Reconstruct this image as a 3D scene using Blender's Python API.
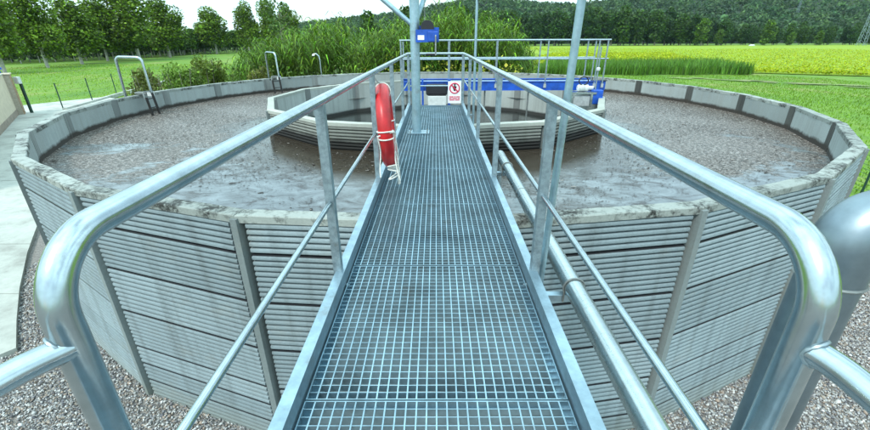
import bpy, math, random
import numpy as np
from mathutils import Vector, Matrix

random.seed(7)
rng = np.random.default_rng(11)
for o in list(bpy.data.objects):
    bpy.data.objects.remove(o)
scene = bpy.context.scene
COL = scene.collection
R_ = math.radians

# ------------------------------------------------------------------ camera
cam_data = bpy.data.cameras.new('camera')
cam_data.sensor_width = 36.0
cam_data.lens = 36.0 * 404.4 / 870.0
cam_data.clip_start = 0.02
cam_data.clip_end = 6000
cam = bpy.data.objects.new('camera', cam_data)
COL.objects.link(cam)
PITCH, ROLL, YAW = R_(23.55), R_(0.22), R_(-0.19)
_fw = Vector((math.sin(YAW) * math.cos(PITCH), math.cos(YAW) * math.cos(PITCH), -math.sin(PITCH)))
_rt = Vector((math.cos(YAW), -math.sin(YAW), 0))
_dn = _fw.cross(_rt)
_r2 = _rt * math.cos(ROLL) + _dn * math.sin(ROLL)
_d2 = _dn * math.cos(ROLL) - _rt * math.sin(ROLL)
cam.matrix_world = Matrix(((_r2.x, -_d2.x, -_fw.x, 0), (_r2.y, -_d2.y, -_fw.y, 0),
                           (_r2.z, -_d2.z, -_fw.z, 4.35), (0, 0, 0, 1)))
scene.camera = cam

# ------------------------------------------------------------------ sky, sun, exposure
SUN_EL, SUN_AZ = R_(52), R_(215)          # azimuth clockwise from +Y (view direction): behind the left shoulder
world = bpy.data.worlds.new('World')
scene.world = world
world.use_nodes = True
wn = world.node_tree.nodes
wl = world.node_tree.links
wn.clear()
w_out = wn.new('ShaderNodeOutputWorld')
w_bg = wn.new('ShaderNodeBackground')
w_bg.inputs['Strength'].default_value = 0.1
w_sky = wn.new('ShaderNodeTexSky')
w_sky.sky_type = 'NISHITA'
w_sky.sun_disc = False
w_sky.sun_elevation = SUN_EL
w_sky.sun_rotation = SUN_AZ
w_sky.air_density = 1.2
w_sky.dust_density = 1.0
w_tc = wn.new('ShaderNodeTexCoord')
w_map = wn.new('ShaderNodeMapping')
w_map.inputs['Scale'].default_value = (1.0, 1.0, 2.6)
w_noise = wn.new('ShaderNodeTexNoise')
w_noise.inputs['Scale'].default_value = 2.1
w_noise.inputs['Detail'].default_value = 7
w_noise.inputs['Roughness'].default_value = 0.55
w_ramp = wn.new('ShaderNodeValToRGB')
w_ramp.color_ramp.elements[0].position = 0.36
w_ramp.color_ramp.elements[0].color = (0.35, 0.35, 0.35, 1)
w_ramp.color_ramp.elements[1].position = 0.56
w_ramp.color_ramp.elements[1].color = (1, 1, 1, 1)
w_mix = wn.new('ShaderNodeMix')
w_mix.data_type = 'RGBA'
w_mix.inputs['B'].default_value = (7.7, 10.3, 11.0, 1)
wl.new(w_tc.outputs['Generated'], w_map.inputs['Vector'])
wl.new(w_map.outputs['Vector'], w_noise.inputs['Vector'])
wl.new(w_noise.outputs['Fac'], w_ramp.inputs['Fac'])
w_sep = wn.new('ShaderNodeSeparateXYZ')
wl.new(w_tc.outputs['Generated'], w_sep.inputs['Vector'])
w_lum = wn.new('ShaderNodeMapRange')          # standard overcast law: the zenith is about twice as bright as the horizon
w_lum.inputs['From Min'].default_value = 0.0
w_lum.inputs['From Max'].default_value = 1.0
w_lum.inputs['To Min'].default_value = 0.9
w_lum.inputs['To Max'].default_value = 1.7
wl.new(w_sep.outputs['Z'], w_lum.inputs['Value'])
w_cl = wn.new('ShaderNodeVectorMath')
w_cl.operation = 'SCALE'
w_cl.inputs[0].default_value = (7.0, 9.9, 10.7)
wl.new(w_lum.outputs['Result'], w_cl.inputs['Scale'])
wl.new(w_cl.outputs['Vector'], w_mix.inputs['B'])
wl.new(w_ramp.outputs['Color'], w_mix.inputs['Factor'])
wl.new(w_sky.outputs['Color'], w_mix.inputs['A'])
wl.new(w_mix.outputs['Result'], w_bg.inputs['Color'])
wl.new(w_bg.outputs['Background'], w_out.inputs['Surface'])

sun_data = bpy.data.lights.new('sun', 'SUN')
sun_data.energy = 1.5
sun_data.angle = R_(10)
sun_data.color = (1.0, 0.96, 0.9)
sun = bpy.data.objects.new('sun', sun_data)
COL.objects.link(sun)
_sd = Vector((math.sin(SUN_AZ) * math.cos(SUN_EL), math.cos(SUN_AZ) * math.cos(SUN_EL), math.sin(SUN_EL)))
sun.rotation_euler = _sd.to_track_quat('Z', 'Y').to_euler()

scene.view_settings.view_transform = 'Standard'
scene.view_settings.look = 'None'
scene.view_settings.exposure = 0.85
scene.view_settings.gamma = 1.0
scene.view_settings.use_curve_mapping = False
scene.render.engine = 'CYCLES'

# ------------------------------------------------------------------ materials
def new_mat(name):
    m = bpy.data.materials.new(name)
    m.use_nodes = True
    nt = m.node_tree
    b = nt.nodes['Principled BSDF']
    return m, nt, b

def noise(nt, scale, detail=4, rough=0.6, coord='Object', vec_scale=None, dist=0.0):
    tc = nt.nodes.new('ShaderNodeTexCoord')
    n = nt.nodes.new('ShaderNodeTexNoise')
    n.inputs['Scale'].default_value = scale
    n.inputs['Detail'].default_value = detail
    n.inputs['Roughness'].default_value = rough
    n.inputs['Distortion'].default_value = dist
    src = tc.outputs[coord]
    if coord == 'World':
        pass
    if vec_scale:
        mp = nt.nodes.new('ShaderNodeMapping')
        mp.inputs['Scale'].default_value = vec_scale
        nt.links.new(src, mp.inputs['Vector'])
        src = mp.outputs['Vector']
    nt.links.new(src, n.inputs['Vector'])
    return n

def wnoise(nt, scale, detail=4, rough=0.6, vec_scale=None, dist=0.0):
    """noise in world coordinates, so that copies of one mesh do not repeat"""
    g = nt.nodes.new('ShaderNodeNewGeometry')
    n = nt.nodes.new('ShaderNodeTexNoise')
    n.inputs['Scale'].default_value = scale
    n.inputs['Detail'].default_value = detail
    n.inputs['Roughness'].default_value = rough
    n.inputs['Distortion'].default_value = dist
    src = g.outputs['Position']
    if vec_scale:
        mp = nt.nodes.new('ShaderNodeMapping')
        mp.inputs['Scale'].default_value = vec_scale
        nt.links.new(src, mp.inputs['Vector'])
        src = mp.outputs['Vector']
    nt.links.new(src, n.inputs['Vector'])
    return n

def ramp(nt, src, stops):
    r = nt.nodes.new('ShaderNodeValToRGB')
    e = r.color_ramp.elements
    while len(e) < len(stops):
        e.new(0.5)
    for i, (p, c) in enumerate(stops):
        e[i].position = p
        e[i].color = (*c, 1) if len(c) == 3 else c
    nt.links.new(src, r.inputs['Fac'])
    return r.outputs['Color']

def g3(v):
    return (v, v, v)

def mix(nt, fac, a, b, mode='MIX'):
    m = nt.nodes.new('ShaderNodeMix')
    m.data_type = 'RGBA'
    m.blend_type = mode
    for key, v in (('Factor', fac), ('A', a), ('B', b)):
        if isinstance(v, (int, float)):
            m.inputs[key].default_value = v
        elif isinstance(v, tuple):
            m.inputs[key].default_value = (*v, 1)
        else:
            nt.links.new(v, m.inputs[key])
    return m.outputs['Result']

def math_node(nt, op, a, b=None, clamp=False):
    m = nt.nodes.new('ShaderNodeMath')
    m.operation = op
    m.use_clamp = clamp
    for i, v in enumerate((a, b)):
        if v is None:
            continue
        if isinstance(v, (int, float)):
            m.inputs[i].default_value = v
        else:
            nt.links.new(v, m.inputs[i])
    return m.outputs[0]

def bump(nt, b, height, strength=0.3, dist=0.02):
    n = nt.nodes.new('ShaderNodeBump')
    n.inputs['Strength'].default_value = strength
    n.inputs['Distance'].default_value = dist
    nt.links.new(height, n.inputs['Height'])
    nt.links.new(n.outputs['Normal'], b.inputs['Normal'])

def world_z(nt):
    g = nt.nodes.new('ShaderNodeNewGeometry')
    s = nt.nodes.new('ShaderNodeSeparateXYZ')
    nt.links.new(g.outputs['Position'], s.inputs['Vector'])
    return s.outputs

def galvanised(name, base, rough, metallic=0.9, grime=0.35, scale=14):
    m, nt, b = new_mat(name)
    n1 = wnoise(nt, scale, 5, 0.65)
    n2 = wnoise(nt, scale * 6, 2, 0.5)
    dark = tuple(c * (1 - grime) for c in base)
    c1 = ramp(nt, n1.outputs['Fac'], [(0.3, dark), (0.62, base)])
    c2 = mix(nt, 0.12, c1, ramp(nt, n2.outputs['Fac'], [(0.35, g3(0.35)), (0.65, g3(1.0))]), 'MULTIPLY')
    n3 = wnoise(nt, 4.5, 6, 0.75)
    c2 = mix(nt, ramp(nt, n3.outputs['Fac'], [(0.56, g3(0.0)), (0.72, g3(0.55))]), c2, (0.22, 0.21, 0.19))
    nt.links.new(c2, b.inputs['Base Color'])
    b.inputs['Metallic'].default_value = metallic
    rr = ramp(nt, n1.outputs['Fac'], [(0.3, g3(min(1, rough + 0.09))), (0.7, g3(rough))])
    nt.links.new(rr, b.inputs['Roughness'])
    if metallic < 0.88:
        bump(nt, b, n2.outputs['Fac'], 0.06, 0.004)
    return m

M = {}
M['rail'] = galvanised('galvanised_rail', (0.50, 0.565, 0.59), 0.17, 1.0, 0.28, 9)
M['post'] = galvanised('galvanised_post', (0.36, 0.44, 0.475), 0.46, 0.85, 0.45, 26)
M['beam'] = galvanised('galvanised_beam', (0.38, 0.50, 0.57), 0.33, 0.9, 0.3, 8)
M['grate'] = galvanised('galvanised_grating', (0.38, 0.53, 0.605), 0.32, 0.85, 0.35, 5)
M['pipe'] = galvanised('steel_pipe', (0.54, 0.60, 0.60), 0.22, 0.95, 0.12, 4)
M['riser'] = galvanised('dull_pipe_steel', (0.26, 0.315, 0.35), 0.36, 0.95, 0.3, 6)
M['crane'] = galvanised('galvanised_mast', (0.38, 0.52, 0.58), 0.45, 0.8, 0.25, 10)
M['old_steel'] = galvanised('weathered_steel', (0.30, 0.32, 0.31), 0.6, 0.7, 0.5, 12)

def simple(name, col, rough=0.5, metallic=0.0, var=0.25, scale=12, bmp=0.0):
    m, nt, b = new_mat(name)
    n = wnoise(nt, scale, 5, 0.6)
    c = ramp(nt, n.outputs['Fac'], [(0.3, tuple(v * (1 - var) for v in col)), (0.7, tuple(min(1, v * (1 + var * 0.4)) for v in col))])
    nt.links.new(c, b.inputs['Base Color'])
    b.inputs['Roughness'].default_value = rough
    b.inputs['Metallic'].default_value = metallic
    if bmp:
        bump(nt, b, n.outputs['Fac'], bmp, 0.02)
    return m

M['blue'] = simple('blue_paint', (0.010, 0.085, 0.46), 0.40, 0, 0.45, 7)
M['black'] = simple('black_rubber', (0.012, 0.012, 0.016), 0.55, 0, 0.3, 20)
M['red'] = simple('red_plastic', (0.52, 0.010, 0.014), 0.36, 0, 0.35, 11)
M['rope'] = simple('white_rope', (0.72, 0.70, 0.64), 0.9, 0, 0.3, 60, 0.3)
M['white_box'] = simple('pale_grp', (0.60, 0.62, 0.60), 0.55, 0, 0.2, 8)
M['sign_white'] = simple('sign_white', (0.80, 0.78, 0.79), 0.4, 0, 0.05, 8)
M['sign_red'] = simple('sign_red', (0.60, 0.02, 0.07), 0.4, 0, 0.1, 8)
M['sign_black'] = simple('sign_black', (0.02, 0.015, 0.015), 0.5)
M['motor'] = simple('grey_motor', (0.42, 0.44, 0.44), 0.5, 0.2, 0.3, 20)
M['green_post'] = simple('green_fence_paint', (0.012, 0.05, 0.035), 0.5)
M['slime'] = simple('dirty_black_steel', (0.022, 0.020, 0.018), 0.6, 0.2, 0.5, 20)
M['tarp'] = simple('white_tarp', (0.48, 0.50, 0.50), 0.6)

def concrete(name, base, dark, kind):
    m, nt, b = new_mat(name)
    oi = nt.nodes.new('ShaderNodeObjectInfo')
    big = wnoise(nt, 0.9, 6, 0.62)
    fine = wnoise(nt, 45, 4, 0.6)
    streak = wnoise(nt, 1.0, 5, 0.6, (7.0, 7.0, 0.45))
    col = ramp(nt, big.outputs['Fac'], [(0.3, tuple(v * 0.78 for v in base)), (0.7, base)])
    col = mix(nt, 0.35, col, ramp(nt, fine.outputs['Fac'], [(0.3, g3(0.55)), (0.7, g3(1.0))]), 'MULTIPLY')
    col = mix(nt, 1.0, col, ramp(nt, oi.outputs['Random'], [(0.0, (0.80, 0.81, 0.80)), (1.0, (1.08, 1.07, 1.05))]), 'MULTIPLY')
    x, y, z = world_z(nt)
    if kind == 'inner':
        s = ramp(nt, streak.outputs['Fac'], [(0.42, g3(1.0)), (0.75, g3(0.0))])
        col = mix(nt, math_node(nt, 'MULTIPLY', math_node(nt, 'SUBTRACT', 1.0, s), 0.75), col, dark)
        # tide line just above the liquid (wet, stained)
        wob = wnoise(nt, 2.5, 5, 0.7)
        h = math_node(nt, 'SUBTRACT', z, math_node(nt, 'MULTIPLY', wob.outputs['Fac'], 0.16))
        t = ramp(nt, math_node(nt, 'SUBTRACT', h, 2.36), [(0.0, g3(1.0)), (0.06, g3(0.0))])
        col = mix(nt, t, col, (0.035, 0.028, 0.022))
    if kind == 'basin':
        s = ramp(nt, streak.outputs['Fac'], [(0.45, g3(0.0)), (0.75, g3(0.6))])
        col = mix(nt, s, col, dark)
        t = ramp(nt, math_node(nt, 'SUBTRACT', math_node(nt, 'SUBTRACT', z, math_node(nt, 'MULTIPLY', big.outputs['Fac'], 0.15)), 1.90), [(0.0, g3(1.0)), (0.06, g3(0.0))])
        col = mix(nt, t, col, (0.03, 0.03, 0.027))
    if kind == 'wet':
        wob = wnoise(nt, 3.0, 5, 0.7)
        h = math_node(nt, 'SUBTRACT', z, math_node(nt, 'MULTIPLY', wob.outputs['Fac'], 0.14))
        t = ramp(nt, math_node(nt, 'SUBTRACT', h, 2.45), [(0.0, g3(1.0)), (0.12, g3(0.0))])
        s = ramp(nt, streak.outputs['Fac'], [(0.45, g3(0.0)), (0.75, g3(0.6))])
        col = mix(nt, s, col, dark)
        col = mix(nt, t, col, (0.016, 0.015, 0.013))
    if kind == 'rib':
        s = ramp(nt, streak.outputs['Fac'], [(0.50, g3(0.0)), (0.76, g3(0.6))])
        col = mix(nt, s, col, dark)
        lo = ramp(nt, math_node(nt, 'ADD', z, math_node(nt, 'MULTIPLY', big.outputs['Fac'], 0.4)), [(0.1, g3(0.5)), (0.55, g3(0.0))])
        col = mix(nt, lo, col, (0.20, 0.21, 0.17))
        al = wnoise(nt, 1.7, 6, 0.7, (1.0, 1.0, 1.6))
        col = mix(nt, ramp(nt, al.outputs['Fac'], [(0.55, g3(0.0)), (0.75, g3(0.35))]), col, (0.22, 0.21, 0.17))
    if kind == 'top':
        # black lichen and moss in patches
        li = wnoise(nt, 3.2, 6, 0.75)
        li2 = wnoise(nt, 22, 5, 0.7)
        f = math_node(nt, 'MULTIPLY', ramp(nt, li.outputs['Fac'], [(0.47, g3(0.0)), (0.60, g3(1.0))]),
                      ramp(nt, li2.outputs['Fac'], [(0.36, g3(0.0)), (0.52, g3(1.0))]))
        col = mix(nt, f, col, (0.022, 0.023, 0.02))
    nt.links.new(col, b.inputs['Base Color'])
    b.inputs['Roughness'].default_value = 0.85
    bump(nt, b, fine.outputs['Fac'], 0.25, 0.01)
    return m

M['con_rib'] = concrete('ribbed_concrete', (0.265, 0.33, 0.355), (0.085, 0.098, 0.097), 'rib')
M['con_pil'] = concrete('pilaster_concrete', (0.21, 0.245, 0.245), (0.08, 0.088, 0.083), 'rib')
M['con_core'] = concrete('panel_concrete', (0.36, 0.40, 0.395), (0.24, 0.25, 0.23), 'inner')
M['con_core_in'] = concrete('inner_panel_concrete', (0.42, 0.45, 0.43), (0.2, 0.21, 0.19), 'basin')
M['con_top'] = concrete('coping_concrete', (0.34, 0.37, 0.345), (0.1, 0.1, 0.1), 'top')
M['con_cap'] = concrete('pale_coping_concrete', (0.44, 0.46, 0.41), (0.3, 0.3, 0.27), 'rib')
M['con_rib_in'] = concrete('wet_ribbed_concrete', (0.27, 0.28, 0.25), (0.14, 0.14, 0.12), 'wet')
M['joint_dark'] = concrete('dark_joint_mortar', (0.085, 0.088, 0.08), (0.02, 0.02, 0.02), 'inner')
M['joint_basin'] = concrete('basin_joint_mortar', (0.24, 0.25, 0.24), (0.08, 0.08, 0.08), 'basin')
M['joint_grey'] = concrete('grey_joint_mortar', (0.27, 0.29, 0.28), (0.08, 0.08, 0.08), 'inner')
M['gap'] = simple('dark_joint', (0.03, 0.032, 0.03), 0.9)

# liquid: foam and scum over brown water
CX_, CY_ = 0.0, 11.86
def liquid_mat():
    m, nt, b = new_mat('sludge')
    x, y, z = world_z(nt)
    big = wnoise(nt, 0.32, 4, 0.6, None, 0.6)
    mid = wnoise(nt, 2.2, 6, 0.7, (1.0, 1.5, 1.0), 0.8)
    fine = wnoise(nt, 16, 5, 0.75, (1.0, 1.7, 1.0), 0.5)
    # calm pools grow more likely towards the near wall
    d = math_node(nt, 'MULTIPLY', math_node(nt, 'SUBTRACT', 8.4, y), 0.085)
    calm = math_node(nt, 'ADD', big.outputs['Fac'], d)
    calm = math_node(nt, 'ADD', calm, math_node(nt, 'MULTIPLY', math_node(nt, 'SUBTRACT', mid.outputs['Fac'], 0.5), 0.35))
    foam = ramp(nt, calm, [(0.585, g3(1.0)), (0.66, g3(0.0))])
    foamc = ramp(nt, fine.outputs['Fac'], [(0.37, (0.026, 0.019, 0.014)), (0.45, (0.095, 0.076, 0.063)), (0.54, (0.19, 0.162, 0.142)), (0.63, (0.46, 0.425, 0.395))])  # brown froth; its palest stop also paints in the glints
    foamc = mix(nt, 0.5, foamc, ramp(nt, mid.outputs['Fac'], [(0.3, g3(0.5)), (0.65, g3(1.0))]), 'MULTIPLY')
    waterc = ramp(nt, mid.outputs['Fac'], [(0.38, (0.045, 0.04, 0.035)), (0.50, (0.13, 0.145, 0.15)), (0.70, (0.22, 0.25, 0.26))])  # pale blue-grey stops stand in for sky reflected in the pools
    # dark water in a belt round the inner tank, without foam
    dx = math_node(nt, 'SUBTRACT', x, CX_)
    dy = math_node(nt, 'SUBTRACT', y, CY_)
    rr = math_node(nt, 'SQRT', math_node(nt, 'ADD', math_node(nt, 'MULTIPLY', dx, dx), math_node(nt, 'MULTIPLY', dy, dy)))
    rr = math_node(nt, 'ADD', rr, math_node(nt, 'MULTIPLY', math_node(nt, 'SUBTRACT', big.outputs['Fac'], 0.5), 2.2))
    rr = math_node(nt, 'ADD', rr, math_node(nt, 'MULTIPLY', math_node(nt, 'SUBTRACT', mid.outputs['Fac'], 0.5), 1.2))
    rr = math_node(nt, 'ADD', rr, math_node(nt, 'MULTIPLY', math_node(nt, 'SUBTRACT', y, 8.5), 0.28))
    belt = ramp(nt, math_node(nt, 'MULTIPLY', rr, 0.1), [(0.54, g3(1.0)), (0.60, g3(0.0))])
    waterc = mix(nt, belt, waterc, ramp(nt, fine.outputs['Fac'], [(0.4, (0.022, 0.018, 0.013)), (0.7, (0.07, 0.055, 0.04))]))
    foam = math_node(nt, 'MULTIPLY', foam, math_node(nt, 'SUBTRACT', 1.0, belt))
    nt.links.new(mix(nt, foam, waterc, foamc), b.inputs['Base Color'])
    nt.links.new(mix(nt, foam, g3(0.06), g3(0.22)), b.inputs['Roughness'])
    b.inputs['IOR'].default_value = 1.33
    bm = nt.nodes.new('ShaderNodeBump')
    bm.inputs['Distance'].default_value = 0.03
    nt.links.new(mix(nt, foam, g3(0.05), g3(0.45)), bm.inputs['Strength'])
    nt.links.new(fine.outputs['Fac'], bm.inputs['Height'])
    nt.links.new(bm.outputs['Normal'], b.inputs['Normal'])
    return m
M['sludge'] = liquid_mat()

def dark_water():
    m, nt, b = new_mat('dark_water')
    n = wnoise(nt, 6, 4)
    b.inputs['Base Color'].default_value = (0.020, 0.022, 0.02, 1)
    b.inputs['Roughness'].default_value = 0.12
    bump(nt, b, n.outputs['Fac'], 0.15, 0.03)
    return m
M['dark_water'] = dark_water()

def attr_mat(name, rough=0.7, transl=0.0, spec=0.3):
    """colour comes from a per-piece vertex attribute (each leaf or stone has its own tone)"""
    m, nt, b = new_mat(name)
    a = nt.nodes.new('ShaderNodeAttribute')
    a.attribute_name = 'tone'
    nt.links.new(a.outputs['Color'], b.inputs['Base Color'])
    b.inputs['Roughness'].default_value = rough
    b.inputs['Specular IOR Level'].default_value = spec
    if transl:
        t = nt.nodes.new('ShaderNodeBsdfTranslucent')
        nt.links.new(a.outputs['Color'], t.inputs['Color'])
        ms = nt.nodes.new('ShaderNodeMixShader')
        ms.inputs['Fac'].default_value = transl
        nt.links.new(b.outputs['BSDF'], ms.inputs[1])
        nt.links.new(t.outputs['BSDF'], ms.inputs[2])
        nt.links.new(ms.outputs['Shader'], nt.nodes['Material Output'].inputs['Surface'])
    return m
M['leaf'] = attr_mat('leaf', 0.6, 0.3, 0.35)
M['stone'] = attr_mat('gravel_stone', 0.8, 0, 0.3)
M['scum'] = attr_mat('scum_flake', 0.75, 0, 0.3)
M['bark'] = simple('bark', (0.24, 0.21, 0.17), 0.9, 0, 0.5, 6, 0.5)
M['pale_bark'] = simple('pale_bark', (0.42, 0.40, 0.35), 0.9, 0, 0.35, 5, 0.3)

def ground_mat():
    m, nt, b = new_mat('meadow')
    n1 = wnoise(nt, 0.13, 5, 0.65, (1, 0.45, 1))
    n2 = wnoise(nt, 3.0, 6, 0.7)
    c = ramp(nt, n1.outputs['Fac'], [(0.34, (0.22, 0.24, 0.06)), (0.45, (0.13, 0.24, 0.015)), (0.66, (0.08, 0.19, 0.010))])
    c = mix(nt, 0.6, c, ramp(nt, n2.outputs['Fac'], [(0.3, g3(0.45)), (0.7, g3(1.15))]), 'MULTIPLY')
    nt.links.new(c, b.inputs['Base Color'])
    b.inputs['Roughness'].default_value = 0.95
    bump(nt, b, n2.outputs['Fac'], 0.6, 0.1)
    return m
M['meadow'] = ground_mat()

def crop_mat():
    m, nt, b = new_mat('crop_field')
    n1 = wnoise(nt, 0.05, 8, 0.72, (0.5, 2.6, 1))
    n2 = wnoise(nt, 1.6, 6, 0.75)
    c = ramp(nt, n1.outputs['Fac'], [(0.36, (0.12, 0.26, 0.006)), (0.47, (0.25, 0.35, 0.006)), (0.56, (0.20, 0.31, 0.006)), (0.66, (0.38, 0.42, 0.008))])
    c = mix(nt, 0.55, c, ramp(nt, n2.outputs['Fac'], [(0.3, g3(0.45)), (0.68, g3(1.1))]), 'MULTIPLY')
    nt.links.new(c, b.inputs['Base Color'])
    b.inputs['Roughness'].default_value = 0.95
    bump(nt, b, n2.outputs['Fac'], 0.8, 0.3)
    return m
M['crop'] = crop_mat()
M['forest_floor'] = simple('forest_floor', (0.025, 0.045, 0.018), 0.95, 0, 0.4, 0.05)
M['dirt'] = simple('dirt_track', (0.22, 0.25, 0.09), 0.95, 0, 0.4, 2.5, 0.3)
M['gravel_bed'] = simple('gravel_bed', (0.26, 0.24, 0.22), 0.95, 0, 0.6, 40, 0.9)

def pavement_mat():
    m, nt, b = new_mat('poured_pavement')
    n1 = wnoise(nt, 0.7, 8, 0.72)
    n2 = wnoise(nt, 9, 5, 0.7)
    c = ramp(nt, n1.outputs['Fac'], [(0.36, (0.28, 0.28, 0.25)), (0.48, (0.39, 0.40, 0.36)), (0.62, (0.47, 0.48, 0.43))])
    c = mix(nt, 0.3, c, ramp(nt, n2.outputs['Fac'], [(0.3, g3(0.6)), (0.7, g3(1.0))]), 'MULTIPLY')
    nt.links.new(c, b.inputs['Base Color'])
    b.inputs['Roughness'].default_value = 0.85
    bump(nt, b, n2.outputs['Fac'], 0.15, 0.02)
    return m
M['pave'] = pavement_mat()
M['render'] = simple('beige_render', (0.58, 0.49, 0.37), 0.9, 0, 0.15, 3, 0.1)
M['block'] = simple('tan_block', (0.40, 0.27, 0.17), 0.9, 0, 0.35, 4, 0.3)
M['plinth'] = simple('brown_plinth', (0.30, 0.24, 0.19), 0.9, 0, 0.3, 4)
M['mortar'] = simple('mortar', (0.42, 0.37, 0.30), 0.95)

# ------------------------------------------------------------------ mesh helpers
class MB:
    def __init__(self):
        self.v, self.f = [], []
    def add(self, vs, fs):
        n = len(self.v)
        self.v += [tuple(p) for p in vs]
        self.f += [tuple(i + n for i in f) for f in fs]
        return self
    def box(self, c, s, rot=None):
        hx, hy, hz = s[0] / 2, s[1] / 2, s[2] / 2
        vs = [Vector((x, y, z)) for x in (-hx, hx) for y in (-hy, hy) for z in (-hz, hz)]
        if rot is not None:
            vs = [rot @ p for p in vs]
        vs = [p + Vector(c) for p in vs]
        return self.add(vs, [(0, 1, 3, 2), (4, 6, 7, 5), (0, 4, 5, 1), (2, 3, 7, 6), (0, 2, 6, 4), (1, 5, 7, 3)])
    def prism(self, poly, z0, z1):
        """extrude a plan polygon (counter-clockwise) from z0 to z1"""
        n = len(poly)
        vs = [(x, y, z0) for x, y in poly] + [(x, y, z1) for x, y in poly]
        fs = [tuple(range(n - 1, -1, -1)), tuple(range(n, 2 * n))]
        fs += [(i, (i + 1) % n, n + (i + 1) % n, n + i) for i in range(n)]
        return self.add(vs, fs)
    def tube(self, path, r, seg=12, caps=True, closed=False):
        pts = [Vector(p) for p in path]
        n = len(pts)
        rad = r if isinstance(r, (list, tuple)) else [r] * n
        tang = []
        for i in range(n):
            a = pts[i - 1] if (i > 0 or closed) else pts[i]
            c = pts[(i + 1) % n] if (i < n - 1 or closed) else pts[i]
            tang.append((c - a).normalized())
        u = tang[0].orthogonal().normalized()
        vs = []
        for i in range(n):
            t = tang[i]
            u = (u - t * u.dot(t)).normalized()
            w = t.cross(u)
            for k in range(seg):
                a = 2 * math.pi * k / seg
                vs.append(pts[i] + (u * math.cos(a) + w * math.sin(a)) * rad[i])
        fs = []
        rng_ = n if closed else n - 1
        for i in range(rng_):
            j = (i + 1) % n
            for k in range(seg):
                l = (k + 1) % seg
                fs.append((i * seg + k, i * seg + l, j * seg + l, j * seg + k))
        if caps and not closed:
            fs.append(tuple(range(seg - 1, -1, -1)))
            fs.append(tuple((n - 1) * seg + k for k in range(seg)))
        return self.add(vs, fs)
    def lathe(self, prof, seg=24, c=(0, 0, 0), axis=None):
        """prof: (radius, height) list, turned about z"""
        vs = []
        n = len(prof)
        for r, h in prof:
            for k in range(seg):
                a = 2 * math.pi * k / seg
                p = Vector((r * math.cos(a), r * math.sin(a), h))
                if axis is not None:
                    p = axis @ p
                vs.append(p + Vector(c))
        fs = []
        for i in range(n - 1):
            for k in range(seg):
                l = (k + 1) % seg
                fs.append((i * seg + k, i * seg + l, (i + 1) * seg + l, (i + 1) * seg + k))
        fs.append(tuple(range(seg - 1, -1, -1)))
        fs.append(tuple((n - 1) * seg + k for k in range(seg)))
        return self.add(vs, fs)
    def mesh(self, name, mat, smooth=False):
        me = bpy.data.meshes.new(name)
        me.from_pydata(self.v, [], self.f)
        me.materials.append(mat)
        if smooth:
            me.shade_smooth()
            try:
                me.set_sharp_from_angle(angle=R_(38))
            except Exception:
                pass
        me.update()
        return me
    def build(self, name, mat, parent=None, smooth=False, bevel=0.0):
        return link(name, self.mesh(name, mat, smooth), parent, bevel)

def link(name, me, parent=None, bevel=0.0):
    o = bpy.data.objects.new(name, me)
    COL.objects.link(o)
    if parent is not None:
        o.parent = parent
    if bevel:
        b = o.modifiers.new('bevel', 'BEVEL')
        b.width = bevel
        b.segments = 2
        b.limit_method = 'ANGLE'
        b.angle_limit = R_(40)
    return o

def thing(name, label, cat, loc=(0, 0, 0), rz=0.0, group=None):
    o = bpy.data.objects.new(name, None)
    COL.objects.link(o)
    o.location = loc
    o.rotation_euler = (0, 0, rz)
    o.empty_display_size = 0.2
    return tag(o, label, cat, group)

def tag(o, label, cat, group=None, kind=None):
    if label:
        o['label'] = label
    if cat:
        o['category'] = cat
    if group:
        o['group'] = group
    if kind:
        o['kind'] = kind
    return o

def struct(o, label=None, cat=None):
    o['kind'] = 'structure'
    if label:
        o['label'] = label
    if cat:
        o['category'] = cat
    return o

def fillet(pts, r, n=8):
    """round the inner corners of a polyline"""
    P = [Vector(p) for p in pts]
    out = [P[0]]
    for i in range(1, len(P) - 1):
        a, b, c = P[i - 1], P[i], P[i + 1]
        d1, d2 = (a - b), (c - b)
        ang = d1.angle(d2)
        t = min(r / math.tan(ang / 2), d1.length * 0.49, d2.length * 0.49)
        rr = t * math.tan(ang / 2)
        p1, p2 = b + d1.normalized() * t, b + d2.normalized() * t
        cen = b + (d1.normalized() + d2.normalized()).normalized() * (rr / math.sin(ang / 2))
        v1, v2 = p1 - cen, p2 - cen
        tot = v1.angle(v2)
        ax = v1.cross(v2).normalized()
        for k in range(n + 1):
            out.append(cen + Matrix.Rotation(tot * k / n, 3, ax) @ v1)
    out.append(P[-1])
    return out

def copy_tree(o, parent=None):
    c = o.copy()
    COL.objects.link(c)
    c.parent = parent
    for ch in list(o.children):
        copy_tree(ch, c)
    return c

def fast_mesh(name, verts, nper, tone=None, mat=None):
    """verts (n*nper,3) -> n separate polygons of nper corners; tone (n,3) one colour per polygon"""
    n = len(verts) // nper
    me = bpy.data.meshes.new(name)
    me.vertices.add(len(verts))
    me.vertices.foreach_set('co', np.ascontiguousarray(verts, dtype=np.float32).ravel())
    me.loops.add(len(verts))
    me.loops.foreach_set('vertex_index', np.arange(len(verts), dtype=np.int32))
    me.polygons.add(n)
    me.polygons.foreach_set('loop_start', np.arange(0, len(verts), nper, dtype=np.int32))
    me.update(calc_edges=True)
    if tone is not None:
        at = me.attributes.new('tone', 'FLOAT_COLOR', 'POINT')
        c = np.ones((len(verts), 4), dtype=np.float32)
        c[:, :3] = np.repeat(tone, nper, axis=0)
        at.data.foreach_set('color', c.ravel())
    if mat:
        me.materials.append(mat)
    return me

def rand_dirs(n):
    v = rng.normal(size=(n, 3))
    return v / np.linalg.norm(v, axis=1, keepdims=True)

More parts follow.
